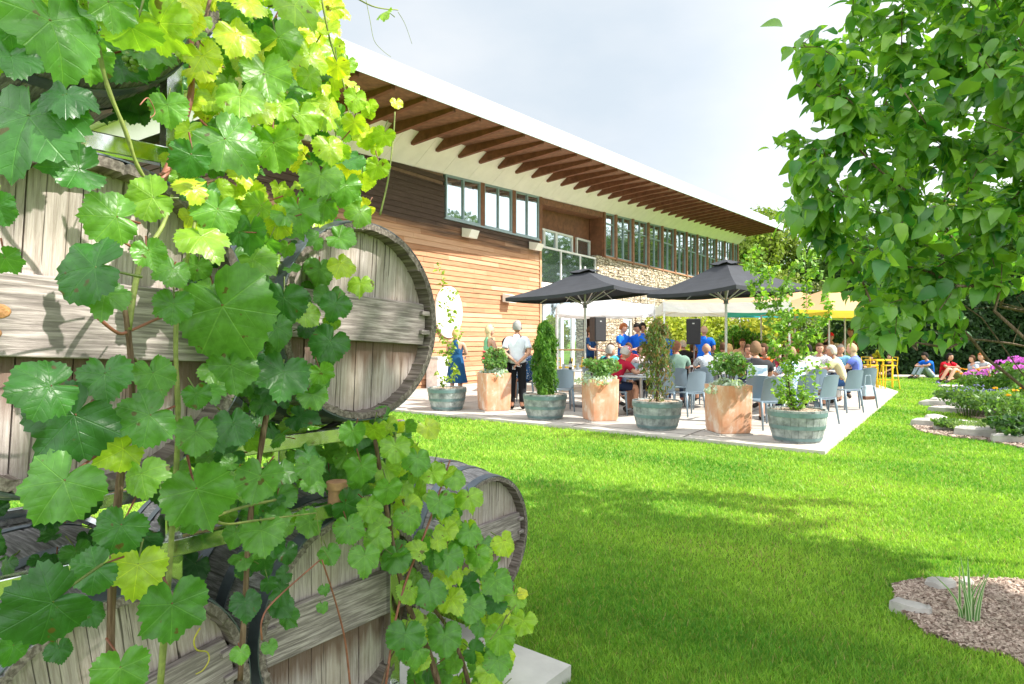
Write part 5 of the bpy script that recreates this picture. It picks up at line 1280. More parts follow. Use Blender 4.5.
# umbrellas
MCV=M('charcoal_canvas',(.034,.037,.045),.85,0,.15,4,.15); MPO=M('pole_silver',(.55,.55,.54),.35,.5,.05)
def umbrella(px,d,half,yaw,zl,apex,tilt,lab,pz,finial=True,mat=MCV,cat='umbrella',name='patio_umbrella',group='square charcoal umbrellas',ribs=True,edge=None,pole=MPO):
    E=empty(name,GP(px,d),0,lab,cat,group); Rz=Matrix.Rotation(yaw,3,'Z'); Tm=Matrix.Rotation(tilt[0],3,Vector((tilt[1],tilt[2],0)).normalized()) if tilt else Matrix.Identity(3)
    O=Vector((0,0,apex)); 
    def q(x,y,z): return O+Tm@(Rz@Vector((x,y,z-apex)))
    dz=apex-zl; n=8; V=[];Fc=[]
    # four triangular panels sagging a little between the ribs
    for s in range(4):
        a=[(1,1),(-1,1),(-1,-1),(1,-1)][s]; b=[(-1,1),(-1,-1),(1,-1),(1,1)][s]; base=len(V)
        for i in range(n+1):
            u=i/n
            for j in range(n+1):
                w=j/n; cx=a[0]*(1-w)+b[0]*w; cy=a[1]*(1-w)+b[1]*w; sag=.05*u*(1-(2*w-1)**2)
                V.append(q(cx*half*u*(1-.03*(1-(2*w-1)**2)),cy*half*u*(1-.03*(1-(2*w-1)**2)),apex-dz*u-sag*u-.06*math.sin(PI*u)+.045*(1-u)))
        for i in range(n):
            for j in range(n): k=base+i*(n+1)+j; Fc.append((k,k+n+1,k+n+2,k+1))
        vb=len(V)   # short hanging valance
        for j in range(n+1):
            k=base+n*(n+1)+j; V.append(Vector(V[k])+Vector((0,0,-.07)))
        for j in range(n): k=base+n*(n+1)+j; Fc.append((k,vb+j,vb+j+1,k+1))
    mb=MB(); mb.add(V,Fc); CAN=c=mb.build('canopy',mat,E); m2=c.modifiers.new('s','SOLIDIFY'); m2.thickness=.006
    if finial:
        V=[];Fc=[]
        for s in range(4):
            a=[(1,1),(-1,1),(-1,-1),(1,-1)][s]; b=[(-1,1),(-1,-1),(1,-1),(1,1)][s]; k=len(V)
            for u in (0,.5,1):
                for w in (0,.25,.5,.75,1): cx=a[0]*(1-w)+b[0]*w; cy=a[1]*(1-w)+b[1]*w; V.append(q(cx*half*.2*u,cy*half*.2*u,apex+.052-dz*.17*u+.018*math.sin(w*PI*2+s)*u))
            for i in range(2):
                for j in range(4): Fc.append((k+i*5+j,k+(i+1)*5+j,k+(i+1)*5+j+1,k+i*5+j+1))
        mb=MB(); mb.add(V,Fc); c=mb.build('vent_cap',mat,CAN); m2=c.modifiers.new('s','SOLIDIFY'); m2.thickness=.006
        mb=MB(); mb.tube([O+Vector((0,0,.02)),O+Vector((0,0,.09))],[.03,.018],8); mb.build('finial',MPO,E)
    mb=MB(); mb.tube([(0,0,.0),(0,0,apex)],.024,10); mb.build('pole',pole,E,auto=R(40))
    mb=MB(); mb.lathe([(0,0),(.30,0),(.30,.05),(.05,.08),(0,.08)],24); mb.build('base',MTL,E,auto=R(40))
    if ribs:
        hub=Vector((0,0,pz)); mb=MB(); mb.tube([(0,0,pz-.05),(0,0,pz+.05)],.045,10); HUB=mb.build('hub',MTL,E)
        for s,(x,y) in enumerate(((1,1),(0,1),(-1,1),(-1,0),(-1,-1),(0,-1),(1,-1),(1,0))):
            cn=(x!=0 and y!=0); e=q(x*half*.5,y*half*.5,apex-dz*.5-(.085 if cn else .115)); mb=MB(); mb.tube([hub,e],.011,6); mb.build('strut',MPO,HUB)
            e2=q(x*half*.96,y*half*.96,zl-(.045 if cn else .105)); mb=MB(); mb.tube([q(0,0,apex-.06),q(x*half*.5,y*half*.5,apex-dz*.5-(.08 if cn else .11)),e2],.010,6); mb.build('rib',MPO,CAN)
    return E
yb=math.atan2(-.6,.8)
umbrella(585,13.6,1.24,R(-35),2.40,2.88,(R(4),-.1,-1),'left charcoal umbrella, above the first round table and in front of the timber wall',2.14)
umbrella(726,12.2,1.06,R(-58),2.36,2.90,(R(2.0),0,-1),'right charcoal umbrella, above the rightmost terracotta planter',2.15)
# pop-up tents
MWT=M('tent_white',(.74,.76,.80),.8,0,.03,2); 
def fabric(name,col,tr=.45):
    m,nt,b,out=newmat(name); b.inputs['Base Color'].default_value=(*col,1); b.inputs['Roughness'].default_value=.85
    t=nt.nodes.new('ShaderNodeBsdfTranslucent'); t.inputs[0].default_value=(*col,1); mx=nt.nodes.new('ShaderNodeMixShader'); mx.inputs[0].default_value=tr
    nt.links.new(b.outputs[0],mx.inputs[1]); nt.links.new(t.outputs[0],mx.inputs[2]); nt.links.new(mx.outputs[0],out.inputs[0])
    v=coords(nt,kind='World'); bump(nt,b,noise(nt,v,2.5,4,.6,.6),.4,.05); return m
FWH=fabric('tent_fabric_white',(.78,.79,.82)); FCR=fabric('tent_fabric_cream',(.72,.48,.28)); FLG=fabric('tent_fabric_lime',(.50,.66,.18)); FTQ=fabric('canvas_turquoise',(.06,.55,.62)); FYE=fabric('canvas_yellow',(.70,.58,.05)); FGR=fabric('canvas_green',(.30,.52,.08)); FPE=fabric('canvas_peach',(.74,.46,.25))
def tent(c,lx,ly,yaw,ze_,zp,lab,mats,group='pop-up tents',val=.24):
    E=empty('popup_tent',c,yaw,lab,'tent',group); hx,hy=lx/2,ly/2; K4=[(hx,hy),(-hx,hy),(-hx,-hy),(hx,-hy)]
    for s in range(4):
        a=K4[s];b=K4[(s+1)%4]; n=6; V=[];Fc=[]
        for i in range(n+1):
            u=i/n
            for j in range(9):
                w=j/8; V.append(((a[0]*(1-w)+b[0]*w)*u,(a[1]*(1-w)+b[1]*w)*u,zp-(zp-ze_)*u-.05*math.sin(PI*u)-.04*u*math.sin(PI*w)))
        for i in range(n):
            for j in range(8): k=i*9+j; Fc.append((k,k+9,k+10,k+1))
        mb=MB(); mb.add(V,Fc); o=mb.build('roof_panel',mats[s%len(mats)],E,smooth=True)
    V=[];Fc=[]
    for s in range(4):
        a=K4[s];b=K4[(s+1)%4]; k0=len(V)
        for j in range(13):
            w=j/12; x=(a[0]*(1-w)+b[0]*w)*1.002; y=(a[1]*(1-w)+b[1]*w)*1.002; zz=ze_-.04*math.sin(PI*w); sc=.03*abs(math.sin(w*PI*2)); V+= [(x,y,zz),(x*1.004,y*1.004,zz-val-sc)]
        for j in range(12): k=k0+2*j; Fc.append((k,k+1,k+3,k+2))
    mb=MB(); mb.add(V,Fc); mb.build('valance',FWH,E)
    for x,y in K4: mb=MB(); mb.box((x*.985,y*.985,ze_/2),(.04,.04,ze_)); mb.build('leg',M('tent_leg',(.72,.72,.72),.4,.3),E)
    mb=MB()
    for s in range(4):
        a=K4[s];b=K4[(s+1)%4]; P0=Vector((a[0]*.98,a[1]*.98,0));P1=Vector((b[0]*.98,b[1]*.98,0))
        for k in range(3): u0,u1=k/3,(k+1)/3; mb.tube([P0.lerp(P1,u0)+Vector((0,0,ze_-.05-.25*(k%2))),P0.lerp(P1,u1)+Vector((0,0,ze_-.05-.25*((k+1)%2)))],.012,5)
    mb.build('truss',M('tent_leg',(.72,.72,.72)),E)
tent(GP(602,17.9),2.55,2.3,R(-3),2.32,2.62,'white pop-up tent against the building, over the staff in blue shirts',[FWH])
tent(GP(716,17.6),3.1,2.9,R(-8),2.38,2.98,'cream and lime pop-up tent with a white valance behind the right umbrella',[FCR,FLG,FCR,FLG])
umbrella(795,17.6,1.35,R(8),2.22,2.72,None,'peach market umbrella with a turquoise edge, beyond the tall sapling',2.0,mat=FPE,group='coloured umbrellas at the back of the patio',finial=False,ribs=False)
umbrella(829,16.4,1.25,R(20),2.18,2.68,(R(4),1,.3),'peach umbrella with a yellow edge above the man in the cream shirt',2.0,mat=FPE,group='coloured umbrellas at the back of the patio',finial=False,ribs=False)
umbrella(845,18.2,1.35,R(-15),2.18,2.62,(R(5),.2,1),'yellow and green umbrella next to the dark hedge',2.0,mat=FYE,group='coloured umbrellas at the back of the patio',finial=False,ribs=False)
# coloured valances of those three
for k,(o,mt,hf) in enumerate(((bpy.data.objects['patio_umbrella.002'],FTQ,1.35),(bpy.data.objects['patio_umbrella.003'],FYE,1.25),(bpy.data.objects['patio_umbrella.004'],FGR,1.35))):
    yaw=(R(8),R(20),R(-15))[k]; zl=(2.22,2.18,2.18)[k]; mb=MB(); Rz=Matrix.Rotation(yaw,3,'Z'); K4=[Rz@Vector((a*hf*1.01,b*hf*1.01,0)) for a,b in ((1,1),(-1,1),(-1,-1),(1,-1))]
    for s in range(4):
        A,Bq=K4[s],K4[(s+1)%4]; mb.add([A+Vector((0,0,zl-.0)),Bq+Vector((0,0,zl)),Bq+Vector((0,0,zl-.17)),A+Vector((0,0,zl-.17))],[(0,1,2,3)])
    v=mb.build('valance',mt,o); ap=(2.72,2.68,2.62)[k]
    tl=(None,(R(4),1,.3),(R(5),.2,1))[k]
    if tl: Tm=Matrix.Rotation(tl[0],4,Vector((tl[1],tl[2],0)).normalized()); v.matrix_local=Matrix.Translation((0,0,ap))@Tm@Matrix.Translation((0,0,-ap))
# loudspeakers on stands
def speaker(px,d,zc,rz,lab,tilt=0):
    E=empty('loudspeaker',GP(px,d),rz,lab,'loudspeaker','loudspeakers on stands'); Mt=Matrix.Translation((0,0,zc-PZ))@Matrix.Rotation(tilt,4,'X')
    mb=MB(); mb.add([Mt@Vector(v) for v in ((-.17,-.17,-.31),(.17,-.17,-.31),(.12,.17,-.31),(-.12,.17,-.31),(-.17,-.17,.31),(.17,-.17,.31),(.12,.17,.31),(-.12,.17,.31))],[(0,3,2,1),(4,5,6,7),(0,1,5,4),(1,2,6,5),(2,3,7,6),(3,0,4,7)]); mb.build('cabinet',M('speaker_black',(.022,.022,.024),.6,0,.1),E,bevel=.015)
    mb=MB(); mb.box((0,-.174,0),(.29,.008,.57),M=Mt); mb.build('grille',M('grille_black',(.035,.035,.038),.7,.2,.2,80),E)
    mb=MB(); mb.box((0,-.180,.2),(.05,.004,.03),M=Mt); mb.build('badge',M('badge_silver',(.5,.5,.5),.4,.5),E)
    mb=MB(); mb.tube([(0,0,.3),(0,0,zc-.30-PZ)],.018,8)
    mb.build('pole',MTL,E)
    for k in range(3): a=2*PI*k/3; mb=MB(); mb.tube([(0,0,.75),(math.cos(a)*.45,math.sin(a)*.45,0)],.012,6); mb.build('leg',MTL,E)
speaker(597,16.2,1.72,R(25),'left loudspeaker under the white tent, beside the man in the dark blue shirt')
speaker(694,15.6,1.66,R(-20),'right loudspeaker, leaning slightly in front of the yellow-green shrubs',R(3))
# yellow metal furniture
MY=M('yellow_metal',(.80,.55,.02),.35,.1,.05)
def ystool(px,d,deg,lab,g='yellow metal stools'):
    E=empty('bar_stool',GP(px,d),R(deg),lab,'stool',g)
    mb=MB(); mb.box((0,0,.66),(.32,.32,.03)); mb.build('seat',MY,E,bevel=.01)
    mb=MB(); mb.tube([(-.15,-.15,.67),(-.17,-.15,.90),(-.17,.15,.90),(-.15,.15,.67)],.013,6); mb.tube([(-.16,-.15,.80),(-.16,.15,.80)],.010,6); mb.build('backrest',MY,E)
    for sx in (1,-1):
        for sy in (1,-1): mb=MB(); mb.tube([(sx*.14,sy*.14,.65),(sx*.20,sy*.20,0)],.014,6); mb.build('leg',MY,E)
    mb=MB(); q=.175; mb.tube([(q,q,.25),(-q,q,.25),(-q,-q,.25),(q,-q,.25),(q,q,.25)],.009,6); mb.build('footrest',MY,E)
ystool(553,17.6,200,'yellow stool directly right of the green conifer'); ystool(566,17.3,170,'second yellow stool, below the wooden counter'); ystool(578,18.0,190,'third yellow stool, left of the umbrella pole'); ystool(590,18.4,180,'fourth yellow stool, behind the umbrella pole')
ystool(870,18.6,20,'yellow stool at the far right corner of the patio, left of the yellow table'); ystool(889,18.4,175,'yellow stool standing rightmost, by the lawn')
def hightable(px,d,lx,ly,h,rz,lab,topm,legm):
    E=empty('high_table',GP(px,d),rz,lab,'high table'); mb=MB(); mb.box((0,0,h),(lx,ly,.045)); mb.build('tabletop',topm,E,bevel=.006)
    for sx in (1,-1):
        for sy in (1,-1): mb=MB(); mb.box((sx*(lx/2-.06),sy*(ly/2-.06),h/2-.01),(.04,.04,h-.04)); mb.build('leg',legm,E)
hightable(566,19.0,1.9,.5,1.10,R(-3),'long pale wooden bar counter by the glass doors',M('oak_top',(.55,.36,.18),.6,0,.15,9),M('dark_steel',(.08,.08,.08),.5,.5))
hightable(880,18.9,.62,.5,.80,R(8),'small yellow high table with a plant at the far right corner of the patio',MY,MY)
tp=GP(879,18.9); tp.z=PZ+.825
shrub(tp,.24,.16,'small yellow-green plant on the yellow high table',(.25,.3,.03),(.5,.5,.06),260,.07,name='table_plant',cat='plant',lump=4)
o=MB(); o.box((0,0,.25),(.42,.30,.50)); E=empty('equipment_case',GP(615,16.4),0,'black equipment case in front of the staff','case'); o.build('body',M('case_black',(.02,.02,.022),.5),E,bevel=.02); o=MB(); o.box((0,0,.75),(.46,.34,.5)); o.build('amplifier',M('speaker_black',(.02,.02,.02)),E,bevel=.02)
# things on the tables
GLS=M('clear_glass_grey',(.55,.60,.62),.08,0,.05,5,spec=.8); BOT=M('dark_bottle',(.015,.03,.015),.1,0,.1,5,spec=.8); WHT=M('white_plastic',(.78,.78,.76),.4,0,.04)
def item(kind,ti,dx,dy,lab):
    l=TPOS[ti]+Vector((dx,dy,.745)); 
    if kind=='bottle':
        E=empty('bottle',l,0,lab,'bottle'); mb=MB(); mb.lathe([(0,0),(.035,0),(.037,.02),(.037,.17),(.014,.22),(.013,.28),(0,.28)],14); mb.build('body',BOT,E,auto=R(50)); mb=MB(); mb.lathe([(.0378,.06),(.0378,.14)],14); mb.build('label_band',WHT,E)
    elif kind=='glass':
        E=empty('glass',l,0,lab,'glass'); mb=MB(); mb.lathe([(0,0),(.028,0),(.036,.13),(.033,.13),(.026,.008),(0,.008)],14); mb.build('body',GLS,E,auto=R(50))
    elif kind=='cup':
        E=empty('cup',l,0,lab,'cup'); mb=MB(); mb.lathe([(0,0),(.03,0),(.04,.10),(.037,.10),(.028,.006),(0,.006)],14); mb.build('body',WHT,E,auto=R(50))
    else:
        E=empty('plate',l,0,lab,'plate'); mb=MB(); mb.lathe([(0,0),(.07,0),(.115,.014),(.11,.018),(.068,.006),(0,.006)],20); mb.build('body',WHT,E,auto=R(50))
item('bottle',0,-.05,-.15,'dark bottle on the table left of the first umbrella pole'); item('glass',0,-.2,-.12,'left glass on the table left of the first umbrella pole'); item('glass',0,.12,-.05,'right glass on the table left of the first umbrella pole')
item('bottle',1,.02,.1,'bottle on the table in front of the pink cap'); item('glass',1,-.12,.0,'clear glass nearest the pink cap'); item('cup',1,.12,-.1,'white cup on the table of the pink cap'); item('plate',1,0,-.22,'white plate on the table of the pink cap')
item('bottle',3,.0,.2,'bottle in front of the man in the black printed shirt'); item('cup',3,.1,.05,'white cup on the table of the man in the black printed shirt'); item('glass',2,-.1,.0,'glass on the table between the men with their backs turned'); item('bottle',2,.1,.12,'bottle between the men with their backs turned')
item('cup',4,0,-.1,'white cup by the man in the cream shirt'); item('glass',4,-.2,.05,'glass by the man in the cream shirt')
# ------------------------------------------------------------ people
SK={}
def skeleton(pose):
    J={}; E=[]
    def j(n,p,r,par=None): J[n]=(Vector(p),r,par)
    def sym(n,p,r,par):
        for s,sfx in ((1,'R'),(-1,'L')):
            q=par+sfx if (par+sfx) in J or par in ('sh','el','wr','hip','kn','an','palm') else par
            j(n+sfx,(p[0]*s,p[1],p[2]),r,q)
    stand=pose.startswith('stand'); base=pose.split('_')
    if stand:
        ln=.0; pel=(0,0,.95); wa=(0,.01,1.10); ch=(0,.0,1.27); nk=(0,-.01,1.455); hd=(0,.01,1.61); sh=(.185,0,1.39); hip=(.09,0,.90); kn=(.10,.02,.50); an=(.10,0,.085); toe=(.115,.15,.03)
        if pose=='stand_back': arms=dict(R=((.25,-.09,1.12),(.04,-.19,.92)),L=((-.25,-.09,1.12),(-.03,-.20,.96)))
        elif pose=='stand_work': arms=dict(R=((.25,.06,1.14),(.14,.33,1.10)),L=((-.25,.06,1.14),(-.12,.34,1.08)))
        elif pose=='stand_up': arms=dict(R=((.30,.10,1.20),(.22,.30,1.36)),L=((-.25,.02,1.12),(-.14,.28,1.14)))
        elif pose=='stand_fold': arms=dict(R=((.24,.07,1.13),(.0,.22,1.13)),L=((-.24,.07,1.13),(.02,.23,1.08)))
        else: arms=dict(R=((.24,-.02,1.12),(.25,.06,.88)),L=((-.24,-.02,1.12),(-.25,.06,.88)))
        hs=.95
    elif pose.startswith('sit'):
        f=.07 if pose=='sit' else (.20 if pose=='sit_lean' else -.02)
        pel=(0,0,.55); wa=(0,.02+f*.25,.70); ch=(0,f*.6,.87); nk=(0,f+.02,1.05-f*.2); hd=(0,f+.07,1.22-f*.25); sh=(.185,f,1.00-f*.2); hip=(.09,.03,.53); kn=(.14,.43,.53); an=(.14,.40,.085); toe=(.15,.55,.03)
        arms=dict(R=((.25,f+.14,.79),(.14,f+.38,.80)),L=((-.25,f+.14,.79),(-.12,f+.38,.80)))
        if pose=='sit_lap': arms=dict(R=((.25,.04,.78),(.10,.25,.66)),L=((-.25,.04,.78),(-.08,.26,.64)))
        if pose=='sit_raise': arms=dict(R=((.28,.20,.85),(.12,.28,1.08)),L=((-.25,.16,.79),(-.12,.38,.80)))
    elif pose=='knees':
        pel=(0,0,.13); wa=(0,.02,.27); ch=(0,.08,.44); nk=(0,.15,.60); hd=(0,.21,.76); sh=(.18,.13,.56); hip=(.09,.03,.12); kn=(.12,.36,.46); an=(.11,.58,.09); toe=(.12,.72,.03); arms=dict(R=((.26,.30,.46),(.08,.46,.46)),L=((-.26,.30,.46),(-.06,.46,.43)))
    elif pose=='legs_out':
        pel=(0,0,.13); wa=(0,-.02,.27); ch=(0,-.06,.44); nk=(0,-.08,.61); hd=(0,-.05,.78); sh=(.18,-.08,.57); hip=(.09,.03,.12); kn=(.12,.45,.17); an=(.12,.86,.09); toe=(.15,.92,.20); arms=dict(R=((.26,-.20,.36),(.24,-.34,.10)),L=((-.24,.05,.36),(-.12,.25,.25)))
    else: # lying with knees up
        pel=(0,0,.13); wa=(0,-.14,.13); ch=(0,-.31,.14); nk=(0,-.48,.15); hd=(0,-.66,.20); sh=(.18,-.43,.14); hip=(.09,.03,.13); kn=(.12,.36,.45); an=(.13,.60,.09); toe=(.14,.75,.03); arms=dict(R=((.30,-.25,.10),(.12,-.08,.24)),L=((-.30,-.25,.10),(-.16,-.05,.22)))
    j('pel',pel,.135); j('wa',wa,.118,'pel'); j('ch',ch,.145,'wa'); j('nk',nk,.066,'ch'); 
    hv=(Vector(hd)-Vector(nk)); j('nk2',tuple(Vector(nk)+hv*.5),.060,'nk')
    for s,f in ((1,'R'),(-1,'L')):
        j('sh'+f,(sh[0]*s,sh[1],sh[2]),.058,'ch'); el,wr=arms[f]; j('el'+f,el,.043,'sh'+f); j('wr'+f,wr,.027,'el'+f)
        d=(Vector(wr)-Vector(el)).normalized(); pm=Vector(wr)+d*.055; j('pa'+f,pm,.030,'wr'+f)
        u=Vector((0,0,1)); sd=d.cross(u); sd=sd.normalized() if sd.length>.1 else Vector((1,0,0)); up=sd.cross(d).normalized()
        for k in range(4):
            o=(k-1.5)*.019; L=(.062,.072,.068,.052)[k]; b=pm+sd*o+d*.02; j(f'f{k}a'+f,b+d*L*.55-up*.006,.0085,'pa'+f); j(f'f{k}b'+f,b+d*L-up*.028,.0072,f'f{k}a'+f)
        t=pm-sd*.036*(1 if s>0 else -1)-d*.01; j('ta'+f,t+d*.012,.010,'pa'+f); j('tb'+f,t+d*.038-up*.012,.0085,'ta'+f)
        j('hip'+f,(hip[0]*s,hip[1],hip[2]),.098,'pel'); j('kn'+f,(kn[0]*s,kn[1],kn[2]),.066,'hip'+f); j('an'+f,(an[0]*s,an[1],an[2]),.044,'kn'+f); j('to'+f,(toe[0]*s,toe[1],toe[2]),.030,'an'+f)
        md=(Vector(an)+ (Vector(kn)-Vector(an))*.68); 
    return J,Vector(hd),Vector(nk)
def skin_eval(J):
    names=list(J); idx={n:i for i,n in enumerate(names)}
    me=bpy.data.meshes.new('tmp'); me.from_pydata([J[n][0] for n in names],[(idx[n],idx[J[n][2]]) for n in names if J[n][2]],[])
    ob=bpy.data.objects.new('tmp',me); COL.objects.link(ob); md=ob.modifiers.new('k','SKIN'); md.use_smooth_shade=True; md.branch_smoothing=.6
    for i,n in enumerate(names):
        r=J[n][1]; me.skin_vertices[0].data[i].radius=(r,r); me.skin_vertices[0].data[i].use_root=(i==0)
    sb=ob.modifiers.new('s','SUBSURF'); sb.levels=1; sb.render_levels=1
    dg=bpy.context.evaluated_depsgraph_get(); ev=ob.evaluated_get(dg); m2=ev.to_mesh(); V=[v.co.copy() for v in m2.vertices]; Fc=[tuple(p.vertices) for p in m2.polygons]; ev.to_mesh_clear()
    bpy.data.objects.remove(ob); bpy.data.meshes.remove(me); return V,Fc
BONES=[('torso','pel','wa'),('torso','wa','ch'),('torso','ch','nk'),('neck','nk','nk2'),('pelvis','pel','hipR'),('pelvis','pel','hipL')]
for f in 'RL': BONES+=[('shoulder','ch','sh'+f),('uarm','sh'+f,'el'+f),('farm','el'+f,'wr'+f),('hand','wr'+f,'pa'+f),('hand','pa'+f,'f1b'+f),('thigh','hip'+f,'kn'+f),('shin','kn'+f,'an'+f),('foot','an'+f,'to'+f)]
def classify(p,J):
    best=None
    for nm,a,b in BONES:
        A,Bq=J[a][0],J[b][0]; ab=Bq-A; t=max(0,min(1,(p-A).dot(ab)/max(ab.length_squared,1e-9))); r=J[a][1]*(1-t)+J[b][1]*t; d=(p-(A+ab*t)).length/r
        if best is None or d<best[0]: best=(d,nm,t)
    return best[1],best[2]
def body_for(pose):
    if pose in SK: return SK[pose]
    J,hd,nk=skeleton(pose); V,Fc=skin_eval(J); cls=[]
    for i,v in enumerate(V):
        c,t=classify(v,J); cls.append((c,t))
        if c in('torso','pelvis') and pose!='lie': 
            # flatten the trunk front to back about the spine line
            zz=v.z; pts=[J[k][0] for k in ('pel','wa','ch','nk')]; yy=np.interp(zz,[q.z for q in pts],[q.y for q in pts]); v.y=yy+(v.y-yy)*.80
            v.x*=1.12
    SK[pose]=(J,hd,nk,V,Fc,cls); return SK[pose]
def headgeo(c,dirv,up,tn):
    """shaped head: (verts, faces); local forward +Y"""
    n,k=16,12; vs=[];fs=[]
    f=dirv.normalized(); u=(up-f*up.dot(f)).normalized(); r=f.cross(u); 
    for i in range(k+1):
        th=PI*i/k; z=-math.cos(th); w=math.sin(th)
        for j in range(n):
            a=2*PI*j/n; x=w*math.cos(a); y=w*math.sin(a); X=x*.081; Y=y*.098; Z=z*.118
            if z<-.1: X*=1-.28*min(1,(-z-.1)/.9); Y=Y*(1-.18*min(1,(-z-.1)/.9))+.012*(-z)
            if y>.6: Y-=.006*math.exp(-((z-.08)/.12)**2)*(1 if abs(x)>.15 else 0)
            vs.append(c+r*X+f*Y+u*Z)
        for j in range(n):
            if i<k: j2=(j+1)%n; fs.append((i*n+j,i*n+j2,(i+1)*n+j2,(i+1)*n+j))
    b=len(vs)   # nose, ears
    for q in ((0,.088,.022),(.0,.114,-.020),(.014,.090,-.028),(-.014,.090,-.028),(0,.09,-.034)): vs.append(c+r*q[0]+f*q[1]+u*q[2])
    fs+=[(b,b+1,b+2),(b,b+3,b+1),(b+1,b+3,b+4),(b+1,b+4,b+2)]
    for s in (1,-1):
        b=len(vs)
        for q in ((.072,-.005,-.028),(.088,-.02,-.0),(.084,-.012,.022),(.072,.008,.018),(.076,-.018,.0)): vs.append(c+r*q[0]*s+f*q[1]+u*q[2])
        fs+=[(b,b+1,b+2,b+3),(b,b+1,b+4),(b+4,b+1,b+2)]
    return vs,fs,(f,u,r)
def skinmat(i): return M(f'skin_{i}',[(.58,.33,.23),(.50,.27,.18),(.62,.38,.28),(.30,.15,.09),(.52,.22,.16)][i],.55,0,.06,20,spec=.35)
EYE=M('eye_dark',(.03,.025,.02),.3); LIP=M('lip',(.42,.13,.11),.5)
def cloth(key,col,pat=None):
    if pat is None: return M('cloth_'+key,col,.85,0,.10,6,.25,spec=.15)
    nm='cloth_'+key
    if nm in MATS: return MATS[nm]
    m,nt,b,out=newmat(nm); v=coords(nt); 
    if pat=='print':
        vo=N(nt,'ShaderNodeTexVoronoi',i_Scale=11.0); nt.links.new(coords(nt,(1,1,2)),vo.inputs[0]); sp=N(nt,'ShaderNodeSeparateColor'); nt.links.new(vo.outputs['Color'],sp.inputs[0]); c=ramp(nt,sp.outputs[0],[(0,(.62,.64,.68)),(.35,(.20,.32,.45)),(.6,(.75,.74,.72)),(.85,(.35,.45,.5))])
        xyz=N(nt,'ShaderNodeSeparateXYZ'); nt.links.new(v,xyz.inputs[0]); zz=xyz.outputs[2]; w=math_(nt,'MULTIPLY',math_(nt,'LESS_THAN',xyz.outputs[1],.05),math_(nt,'MULTIPLY',math_(nt,'GREATER_THAN',zz,.66),math_(nt,'LESS_THAN',zz,.95)))
        w=math_(nt,'MULTIPLY',w,math_(nt,'LESS_THAN',math_(nt,'ABSOLUTE',xyz.outputs[0]),.155)); c=mixc(nt,w,col,c)
    elif pat=='check':
        ck=N(nt,'ShaderNodeTexChecker',i_Scale=34.0); ck.inputs[1].default_value=(*col,1); ck.inputs[2].default_value=(.72,.74,.76,1); nt.links.new(v,ck.inputs[0]); c=ck.outputs[0]
    else:
        vo=N(nt,'ShaderNodeTexVoronoi',i_Scale=26.0); nt.links.new(v,vo.inputs[0]); c=ramp(nt,vo.outputs['Distance'],[(.25,(.75,.78,.8)),(.4,col)])
    nt.links.new(c,b.inputs['Base Color']); b.inputs['Roughness'].default_value=.85; MATS[nm]=m; return m
GREY=(.42,.40,.37); BLOND=(.55,.38,.17); BROWN=(.085,.045,.025); BLACK=(.02,.017,.015); RED=(.33,.11,.04); WHITEH=(.62,.60,.56)
